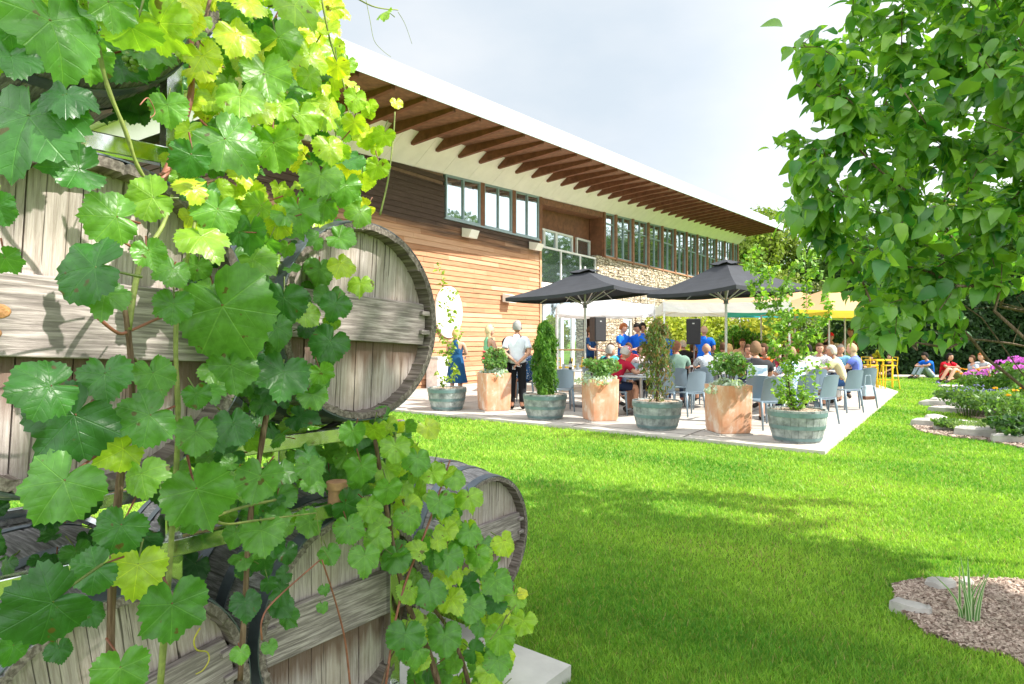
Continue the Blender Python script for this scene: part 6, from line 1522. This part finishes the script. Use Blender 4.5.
def person(loc,deg,pose,lab,skin=0,top=None,topc='tshirt',bot=None,botc='pants',hair=BROWN,style='short',shoe=(.05,.045,.04),hscale=1.0,turn=0,nod=0,hat=None,group=None,extra=None,lift=0):
    J,hd,nk,V,Fc,cls=body_for(pose); E=empty('person',Vector(loc)+Vector((0,0,lift)),R(deg-90),lab,'person',group); E.scale=(hscale,)*3
    fw=Matrix.Rotation(R(turn),3,'Z')@Vector((0,math.cos(R(nod)),-math.sin(R(nod)))); upv=Vector((0,0,1)) if pose!='lie' else Vector((0,-.75,.6))
    if pose=='lie': fw=Vector((0,.6,.8))
    hc=hd+Vector((0,.012,.0)); hv,hf,(f,u,r)=headgeo(hc,fw,upv,0)
    mb=MB(); mb.add(V,Fc); mb.add(hv,hf); mb.m=[0]*len(mb.f)
    for s in (1,-1): mb.ball(hc+r*.030*s+f*.084+u*.012,.011,8,5,m=1)
    mb.add([hc+r*x+f*y+u*z for x,y,z in ((-.024,.086,-.052),(.024,.086,-.052),(.018,.088,-.062),(-.018,.088,-.062))],[(0,1,2,3)],2)
    mb.build('body',[skinmat(skin),EYE,LIP],E,smooth=True)
    # clothing shells follow the body
    def shell(name,test,off,mat,th=.006):
        keep=[fc for fc in Fc if sum(1 for i in fc if test(cls[i],V[i]))>=len(fc)]
        if not keep: return None
        used=sorted({i for fc in keep for i in fc}); mp={i:k for k,i in enumerate(used)}
        nrm={i:Vector((0,0,0)) for i in used}
        for fc in keep:
            a,b_,c=V[fc[0]],V[fc[1]],V[fc[2]]; nn=(b_-a).cross(c-a)
            if nn.length>0:
                nn.normalize()
                for i in fc: nrm[i]+=nn
        q=MB(); q.add([V[i]+(nrm[i].normalized() if nrm[i].length>0 else nrm[i])*off for i in used],[tuple(mp[i] for i in fc) for fc in keep])
        o=q.build(name,mat,E,smooth=True); sm=o.modifiers.new('s','SOLIDIFY'); sm.thickness=th; sm.offset=-1; return o
    pz=J['pel'][0].z
    if top:
        sl={'tshirt':.72,'tank':0,'long':2.0,'dress':0,'polo':.8}[topc]
        def tt(c,v):
            k,t=c
            if k=='torso': return not (topc in('tank','dress') and v.z>J['ch'][0].z+.24)
            if k=='shoulder': return topc not in('tank','dress') or t<.6
            if k=='uarm': return t<sl
            if k=='farm': return sl>1.5 and t<.95
            if k=='pelvis': return True if topc!='tank' else True
            return False
        shell('shirt' if topc!='dress' else 'dress_top',tt,.020,cloth(*top))
    if bot:
        def bt(c,v):
            k,t=c
            if k=='pelvis': return True
            if k=='torso': return v.z<pz+.03 or (pose=='lie' and v.y>-.05)
            if k=='thigh': return t<(.75 if botc=='shorts' else 2)
            if k=='shin': return botc=='pants' and t<.93
            return False
        if botc!='skirt': shell('trousers' if botc=='pants' else 'shorts',bt,.013,cloth(*bot))
        else:
            q=MB(); m_=20; vs=[]
            sec=[((0,0,pz+.16),.15,.115),((0,0,pz+.0),.185,.15),((0,.01,pz-.25),.22,.19),((0,.01,pz-.50),.27,.23)] if pose.startswith('stand') else [((0,0,pz+.14),.15,.12),((0,.05,pz+.04),.19,.17),((0,.30,pz+.02),.23,.11),((0,.47,pz-.03),.22,.10)]
            for (c,rx,ry) in sec:
                for j2 in range(m_):
                    a=2*PI*j2/m_; w=1+.04*math.sin(a*5)
                    vs.append((c[0]+rx*w*math.cos(a),c[1]+ry*w*math.sin(a),c[2]) if pose.startswith('stand') else (c[0]+rx*w*math.cos(a),c[1],c[2]+ry*w*math.sin(a)))
            fs=[(i*m_+j2,i*m_+(j2+1)%m_,(i+1)*m_+(j2+1)%m_,(i+1)*m_+j2) for i in range(3) for j2 in range(m_)]; q.add(vs,fs); q.build('skirt',cloth(*bot),E,smooth=True)
    for sgn in ((1,-1) if shoe else ()): shell('shoe',lambda c,v:v.x*sgn>0 and (c[0]=='foot' or (c[0]=='shin' and c[1]>.97)),.010,cloth('shoe%02d'%int(sum(shoe)*30),shoe))
    # hair as a shell over the skull
    if style!='bald' or hair:
        q=MB(); n,k=18,10; vs=[];fs=[]; rr=random.Random(hash(lab)%999)
        lim={'short':.05,'bob':-.55,'long':-1.0,'fringe':.35,'bun':.05,'balding':.0}.get(style,.05)
        for i in range(k+1):
            th=PI*.62*i/k; z=math.cos(th); w=math.sin(th)
            for j2 in range(n):
                a=2*PI*j2/n; x=w*math.cos(a); y=w*math.sin(a); off=1.06+.13*rr.random()
                if style=='balding' and z>.55: off=.99
                zz=z
                if y>.15 and z<.42: off=.93; zz=max(z,.1)
                vs.append(hc+r*(x*.085*off)+f*(y*.102*off-.006)+u*(zz*.122*off))
        for i in range(k):
            for j2 in range(n): j3=(j2+1)%n; fs.append((i*n+j2,(i+1)*n+j2,(i+1)*n+j3,i*n+j3))
        q.add(vs,fs)
        if style in('long','bob'):
            L=.24 if style=='long' else .11; vs=[];fs=[];m_=11
            for i in range(6):
                t=i/5
                for j2 in range(m_):
                    a=PI*1.02+PI*.96*j2/(m_-1)-PI*.0; wv=1+.06*math.sin(j2*2.3+i)
                    vs.append(hc+r*(math.cos(a)*.084*wv*(1+.12*t))+f*(math.sin(a)*.098*wv*(1-.1*t)-.0)+u*(-.01-L*t))
            for i in range(5):
                for j2 in range(m_-1): fs.append((i*m_+j2,i*m_+j2+1,(i+1)*m_+j2+1,(i+1)*m_+j2))
            q.add(vs,fs)
        if style=='bun': q.ball(hc-f*.10+u*.03,.042,10,7)
        q.build('hair',cloth('hair%03d'%int(sum(hair)*300),hair),E,smooth=True)
    if hat:
        q=MB(); vs=[];fs=[];n=18
        for i in range(6):
            th=PI*.5*i/5; z=math.cos(th); w=math.sin(th)
            for j2 in range(n): a=2*PI*j2/n; vs.append(hc+r*(w*math.cos(a)*.090)+f*(w*math.sin(a)*.108)+u*(z*.105+.035))
        for i in range(5):
            for j2 in range(n): j3=(j2+1)%n; fs.append((i*n+j2,(i+1)*n+j2,(i+1)*n+j3,i*n+j3))
        q.add(vs,fs); b0=[hc+r*x+f*y+u*.036 for x,y in ((-.075,.07),(-.06,.15),(0,.175),(.06,.15),(.075,.07))]
        q.add(b0,[(0,1,2,3,4)]); q.build('cap',cloth(*hat),E,smooth=True)
    if extra: extra(E,J,hc,(f,u,r))
    return E
def pp(px,d,z=PZ): v=GD(px,d); v.z=z; return v
# ---- standing on the left
person(pp(456,14.6),75,'stand_fold','blonde woman in a sleeveless dark blue dress standing behind the leftmost tub',0,('navy_dress',(.015,.075,.18)),'dress',('navy_dress',(.015,.075,.18)),'skirt',BLOND,'bob',(.03,.02,.02),.96,turn=-20)
def glasses(E,J,hc,fr):
    f,u,r=fr; q=MB(); q.tube([hc+r*.06+u*.09+f*.05,hc+r*.035+u*.105+f*.075,hc-r*.035+u*.105+f*.075,hc-r*.06+u*.09+f*.05],.009,6); q.build('sunglasses',M('black_plastic',(.01,.01,.01),.2),E)
person(pp(489,14.2),28,'stand_fold','blonde woman in a mint-green top with sunglasses pushed up on her head',0,('mint',(.22,.55,.33)),'tank',('jeans',(.05,.09,.17)),'pants',(.66,.52,.30),'long',(.25,.2,.15),1.0,turn=-12,extra=glasses)
person(pp(517,12.9),84,'stand_back','grey-haired man in a white shirt with his hands clasped behind his back',1,('white_shirt',(.72,.76,.84)),'polo',('black_trousers',(.012,.013,.016)),'pants',(.30,.30,.29),'short',(.02,.02,.02),1.035)
person(pp(503,15.6),-60,'sit','dark-haired person in black, half hidden between the blonde woman and the man in white',0,('black_top',(.02,.02,.022)),'tshirt',('dark_jeans',(.03,.04,.07)),'pants',BLACK,'short',lift=.12)
put_chair(503,15.6,-60,'chair under the dark-haired person behind the man in white')
put_chair(529,14.7,150,'chair half hidden behind the man in white, under the woman in the blue dress')
person(pp(529,14.7),155,'sit_lap','seated woman in a spotted blue dress beside the man in the white shirt',1,('spot_blue',(.03,.12,.30),'dots'),'tshirt',('spot_blue',(.03,.12,.30),'dots'),'skirt',BROWN,'short',(.3,.18,.1))
# ---- first tables
put_chair(562,12.8,95,'empty blue-grey chair right of the green conifer, backrest toward the lawn')
person(pp(598,13.7),10,'sit_lean','grey-haired man in a dark shirt seated behind the middle terracotta planter',1,('navy_shirt',(.02,.03,.06)),'tshirt',('grey_shorts',(.08,.08,.09)),'shorts',GREY,'short',lift=0)
put_chair(597,13.6,15,'chair under the grey-haired man behind the middle terracotta planter')
person(pp(613,12.2),20,'sit_lean','person in a maroon shirt and pink patterned cap, seated sideways to the lawn',1,('maroon',(.34,.012,.035)),'tshirt',('navy_shorts',(.015,.025,.06)),'shorts',GREY,'short',(.6,.6,.6),1.0,nod=18,hat=('pink_cap',(.62,.14,.17),'dots'))
put_chair(612,12.1,20,'chair under the person in the pink cap')
person(pp(630,16.2),95,'sit','man in a coral red shirt with his back turned, below the staff',1,('coral',(.62,.07,.06)),'tshirt',('khaki',(.3,.25,.17)),'shorts',BROWN,'short'); put_chair(630,16.1,92,'chair of the man in the coral red shirt')
person(pp(643,16.0),110,'sit','child in a pale pink shirt beside the man in coral red',0,('pale_pink',(.72,.55,.56)),'tshirt',('grey_shorts',(.1,.1,.11)),'shorts',BROWN,'short',hscale=.93)
put_chair(644,16.0,110,'chair of the child in pale pink')
person(pp(652,12.6),175,'sit','person in a grey printed shirt behind the half-bare conifer, facing the pink cap',1,('grey_print',(.25,.26,.28),'dots'),'tshirt',('black_shorts',(.03,.03,.03)),'shorts',BROWN,'short'); put_chair(655,12.6,175,'chair partly hidden by the half-bare conifer')
# ---- middle
person(pp(677,13.6),80,'sit','stocky man in a sage-green shirt with cropped reddish hair, back turned',4,('sage',(.17,.27,.22)),'polo',('denim',(.06,.09,.15)),'pants',(.30,.13,.08),'short',hscale=1.04); put_chair(676,13.4,82,'chair of the man in the sage-green shirt')
put_chair(689,12.0,110,'empty chair between the man in sage green and the rightmost terracotta planter')
put_chair(664,12.1,75,'blue-grey chair directly behind the third tub')
person(pp(685,17.2),95,'sit','grey-haired person in black seated far back under the right loudspeaker',1,('black_top',(.02,.02,.022)),'tshirt',('dark_jeans',(.03,.04,.07)),'pants',(.5,.42,.35),'short',lift=.06)
person(pp(693,17.6),70,'sit','woman with long brown hair next to the grey-haired person in black',0,('dark_red',(.12,.03,.03)),'tshirt',('dark_jeans',(.03,.04,.07)),'pants',BROWN,'long')
person(pp(708,14.3),88,'sit','balding man in a pale patterned shirt with his back turned',1,('pale_print',(.42,.48,.52),'dots'),'polo',('khaki',(.3,.25,.17)),'shorts',(.42,.25,.17),'balding'); put_chair(706,14.1,88,'chair of the balding man in the pale patterned shirt'); put_chair(701,13.2,86,'dark blue-grey chair just left of the rightmost terracotta planter')
person(pp(726,15.8),100,'sit','brown-haired person in white behind the rightmost terracotta planter',1,('white_top',(.68,.66,.64)),'tshirt',('dark_jeans',(.03,.04,.07)),'pants',BROWN,'short'); put_chair(726,15.7,100,'chair of the brown-haired person in white')
# ---- right tables
person(pp(757,10.9),78,'sit','brown-haired man in a black shirt with a blue-white print across the back',1,('black_print',(.015,.015,.02),'print'),'tshirt',('tan_shorts',(.30,.22,.15)),'shorts',(.20,.12,.07),'short',hscale=1.06,lift=-.02); put_chair(766,10.3,100,'chair left of the tallest sapling, behind the man in the black printed shirt')
put_chair(756,10.7,78,'chair the man in the black printed shirt sits on')
person(pp(769,13.6),200,'sit','person in an orange shirt facing left beyond the black printed shirt',1,('orange',(.70,.14,.03)),'tshirt',('dark_jeans',(.03,.04,.07)),'pants',BROWN,'short'); person(pp(779,14.2),230,'sit','white-haired person in grey near the tall sapling',0,('grey_top',(.4,.4,.42)),'tshirt',('dark_jeans',(.03,.04,.07)),'pants',WHITEH,'bob')
person(pp(800,11.3),100,'sit_lean','person in a light blue checked shirt half hidden by the tall sapling, back turned',0,('light_blue_check',(.22,.42,.62),'check'),'polo',('navy_shorts',(.015,.025,.06)),'pants',(.3,.2,.13),'short'); put_chair(800,11.1,100,'chair under the person in the light blue checked shirt')
put_chair(818,10.9,118,'chair right of the tall sapling, angled toward the lawn')
person(pp(819,14.9),250,'sit','person in a white and grey checked shirt facing the camera, left of the cream shirt',1,('white_check',(.5,.5,.55),'check'),'tshirt',('dark_jeans',(.03,.04,.07)),'pants',BROWN,'short'); put_chair(820,15.2,250,'chair of the person in the white and grey checked shirt')
person(pp(846,13.3),150,'sit_lean','grey-haired man in a cream shirt leaning on the table at the right end',1,('cream',(.74,.66,.38)),'polo',('denim_blue',(.04,.10,.25)),'shorts',(.5,.46,.38),'short',turn=15); put_chair(845,12.6,108,'chair nearest behind the man in the cream shirt')
person(pp(859,14.0),140,'sit','blonde woman in a violet-blue top at the right end of the tables',0,('violet_blue',(.14,.20,.62)),'tshirt',('white_trousers',(.6,.6,.6)),'pants',(.52,.38,.22),'long'); put_chair(860,13.4,100,'rightmost patio chair, with a handbag hanging on its back')
person(pp(824,17.2),260,'sit','dark-haired person in navy and white behind the cream shirt',1,('navy_white',(.05,.10,.24),'check'),'tshirt',('dark_jeans',(.03,.04,.07)),'pants',BLACK,'short')
person(pp(831,18.2),235,'sit_raise','person in a bright red cap and white top under the coloured umbrella',1,('white_top',(.68,.66,.64)),'tshirt',('dark_jeans',(.03,.04,.07)),'pants',BROWN,'short',hat=('red_cap',(.62,.02,.02)),lift=.25)
person(pp(851,18.6),215,'stand_work','person in a lime-green top standing behind the blonde woman under the yellow umbrella',3,('lime',(.32,.46,.16)),'tank',('dark_jeans',(.03,.04,.07)),'pants',BROWN,'short')
person(pp(790,17.0),265,'sit_raise','person with auburn hair facing the camera behind the tall sapling',1,('rust',(.45,.14,.06)),'tshirt',('dark_jeans',(.03,.04,.07)),'pants',RED,'bob',lift=.2)
person(pp(803,15.9),240,'sit','dark-haired person in a grey-green shirt between the stems of the tall sapling',1,('greygreen',(.15,.18,.15)),'tshirt',('dark_jeans',(.03,.04,.07)),'pants',BLACK,'short')
person(pp(741,18.4),265,'sit','person in pale peach seated in front of the golden shrub',0,('peach',(.66,.45,.36)),'tshirt',('dark_jeans',(.03,.04,.07)),'pants',BROWN,'short',lift=.1)
person(pp(669,18.3),88,'sit','auburn-haired person seated just right of the half-bare conifer, far back',1,('wine',(.2,.04,.06)),'tshirt',('dark_jeans',(.03,.04,.07)),'pants',RED,'long')
for px,d,dg,lab,tp,hr,st,sk in ((607,15.2,-60,'person in teal facing the camera between the left loudspeaker and the pink cap',('teal',(.05,.3,.32)),BROWN,'bob',0),
    (658,17.4,80,'person in pale yellow far back behind the half-bare conifer',('pale_yellow',(.7,.62,.3)),BROWN,'short',1),
    (716,16.9,95,'person in dark green seated far back just left of the second umbrella pole',('dark_green',(.04,.12,.07)),BLACK,'short',1),
    (736,16.4,110,'person in a pink top seated far back just right of the second umbrella pole',('pink_top',(.66,.25,.33)),BLOND,'long',0),
    (748,15.1,250,'person in grey facing the camera left of the black printed shirt',('mid_grey',(.22,.23,.25)),BROWN,'short',1),
    (785,12.9,255,'person in a burgundy top facing the camera between the sapling stems',('burgundy',(.25,.03,.05)),BROWN,'long',0),
    (811,13.1,95,'person in a white blouse with short dark hair, back turned, right of the sapling',('white_top',(.68,.66,.64)),BLACK,'bob',0),
    (838,15.9,255,'person in sky blue facing the camera behind the man in the cream shirt',('sky_blue',(.2,.45,.7)),GREY,'short',1)):
    person(pp(px,d),dg,'sit' if px%2 else 'sit_lean',lab,sk,tp,'tshirt',('dark_jeans',(.03,.04,.07)),'pants',hr,st,turn=random.uniform(-20,20)); put_chair(px,d,dg,'chair under the '+lab.replace('person in ','person in ').split(' facing')[0].split(' far back')[0].split(' seated')[0].split(' with')[0])
# handbag
cb=pp(868,12.9); E=empty('handbag',cb,R(20),'pale blue-grey handbag with a brown base hanging from the rightmost chair','bag'); mb=MB(); mb.add([(-.13,-.05,.26),(.13,-.05,.26),(.13,.05,.26),(-.13,.05,.26),(-.10,-.03,.50),(.10,-.03,.50),(.10,.03,.50),(-.10,.03,.50)],[(0,3,2,1),(4,5,6,7),(0,1,5,4),(1,2,6,5),(2,3,7,6),(3,0,4,7)]); mb.build('bag_body',M('bag_blue',(.35,.45,.5),.6),E,bevel=.02); mb=MB(); mb.box((0,0,.25),(.27,.11,.08)); mb.build('bag_base',M('bag_brown',(.12,.05,.03),.6),E,bevel=.02); mb=MB(); mb.tube([(-.09,0,.49),(-.06,0,.70),(.06,0,.70),(.09,0,.49)],.008,6); mb.build('strap',M('bag_blue',(.35,.45,.5)),E)
# ---- staff
BL=('royal_blue',(.01,.13,.62)); KH=('khaki',(.3,.25,.17))
SG_='staff in blue shirts under the tents'
person(pp(590,17.2),-25,'stand_work','man in a dark blue shirt standing left of the left loudspeaker',1,('dark_blue',(.012,.05,.14)),'tshirt',('black_trousers',(.012,.013,.016)),'pants',BROWN,'short',hscale=1.02,nod=10)
person(pp(623,16.9),-45,'stand_work','red-haired staff member in a royal blue shirt, leftmost under the white tent',0,BL,'tshirt',KH,'pants',RED,'short',hscale=1.06,nod=18,group=SG_)
person(pp(638,16.8),215,'stand_work','dark-haired staff member in a royal blue shirt bending toward the red-haired one',1,BL,'tshirt',KH,'pants',BLACK,'short',hscale=1.06,nod=25,group=SG_)
person(pp(643,17.8),235,'stand_fold','staff member in royal blue standing behind the dark-haired one',1,BL,'tshirt',('dark_jeans',(.03,.04,.07)),'pants',BLACK,'short',hscale=1.08,nod=10,group=SG_)
person(pp(667,17.0),100,'stand_work','staff member in royal blue partly hidden by the half-bare conifer',1,BL,'tshirt',('dark_jeans',(.03,.04,.07)),'pants',BROWN,'short',hscale=.98,nod=25,group=SG_)
person(pp(704,16.4),60,'stand_fold','bald staff member in royal blue standing right of the right loudspeaker',1,BL,'tshirt',('dark_jeans',(.03,.04,.07)),'pants',(.42,.28,.2),'balding',hscale=1.02,nod=10,group=SG_)
# ---- on the lawn
def gl(px,py): return G(px,py)
LG='people sitting on the far lawn'
person(gl(931,379),185,'knees','person in a royal blue shirt and pale jeans, sitting leftmost on the lawn',1,('royal_blue',(.01,.13,.62)),'tshirt',('pale_jeans',(.30,.38,.45)),'pants',BLACK,'short',group=LG,hscale=1.1,nod=25)
person(gl(943,381),-70,'knees','dark-haired woman in a red shirt sitting beside the person in royal blue',1,('bright_red',(.62,.01,.03)),'tshirt',('bright_red',(.62,.01,.03)),'shorts',BLACK,'long',group=LG,hscale=1.1)
person(gl(962,383),190,'lie','person lying with bare knees raised in the middle of the group on the lawn',0,('white_top',(.68,.66,.64)),'tshirt',('khaki',(.3,.25,.17)),'shorts',BROWN,'short',group=LG,hscale=1.1)
person(gl(971,382),180,'legs_out','person in a grey-blue top leaning back with bare legs on the lawn',0,('greyblue',(.35,.42,.5)),'tshirt',('pink_shorts',(.6,.2,.2)),'shorts',BROWN,'short',group=LG,hscale=1.0)
person(gl(986,382),200,'knees','red-haired child in a grey shirt sitting rightmost of the group on the lawn',0,('light_grey',(.5,.53,.56)),'tshirt',('red_shorts',(.6,.05,.08)),'shorts',RED,'short',group=LG,hscale=1.12)
person(gl(876,379),200,'knees','person in black sitting in the shade behind the yellow table, left one',0,('black_top',(.02,.02,.022)),'tshirt',('black_shorts',(.03,.03,.03)),'shorts',BLACK,'short',group=LG)
person(gl(889,378),190,'legs_out','person in black with bare legs sitting in the shade behind the rightmost yellow stool',0,('black_top',(.02,.02,.022)),'tshirt',('black_shorts',(.03,.03,.03)),'shorts',BROWN,'short',group=LG)
bk=gl(975,388); mb=MB(); 
nx=14; vs=[];fs=[]
for l in (0,1):
    for i in range(nx):
        for j2 in range(8): vs.append((-.9+1.8*i/(nx-1),-.35+.7*j2/7,.035+.02*math.sin(i*1.3)*math.cos(j2*1.1)+.012*l))
for i in range(nx-1):
    for j2 in range(7): a=i*8+j2; b_=a+nx*8; fs+=[(a,a+1,a+9,a+8),(b_,b_+8,b_+9,b_+1)]
mb.add(vs,fs); o=mb.build('picnic_blanket',cloth('blanket',(.60,.22,.22),'check'),smooth=True); o.location=bk+Vector((0,0,.02)); tag(o,'crumpled pink and white blanket under the people on the lawn','blanket')
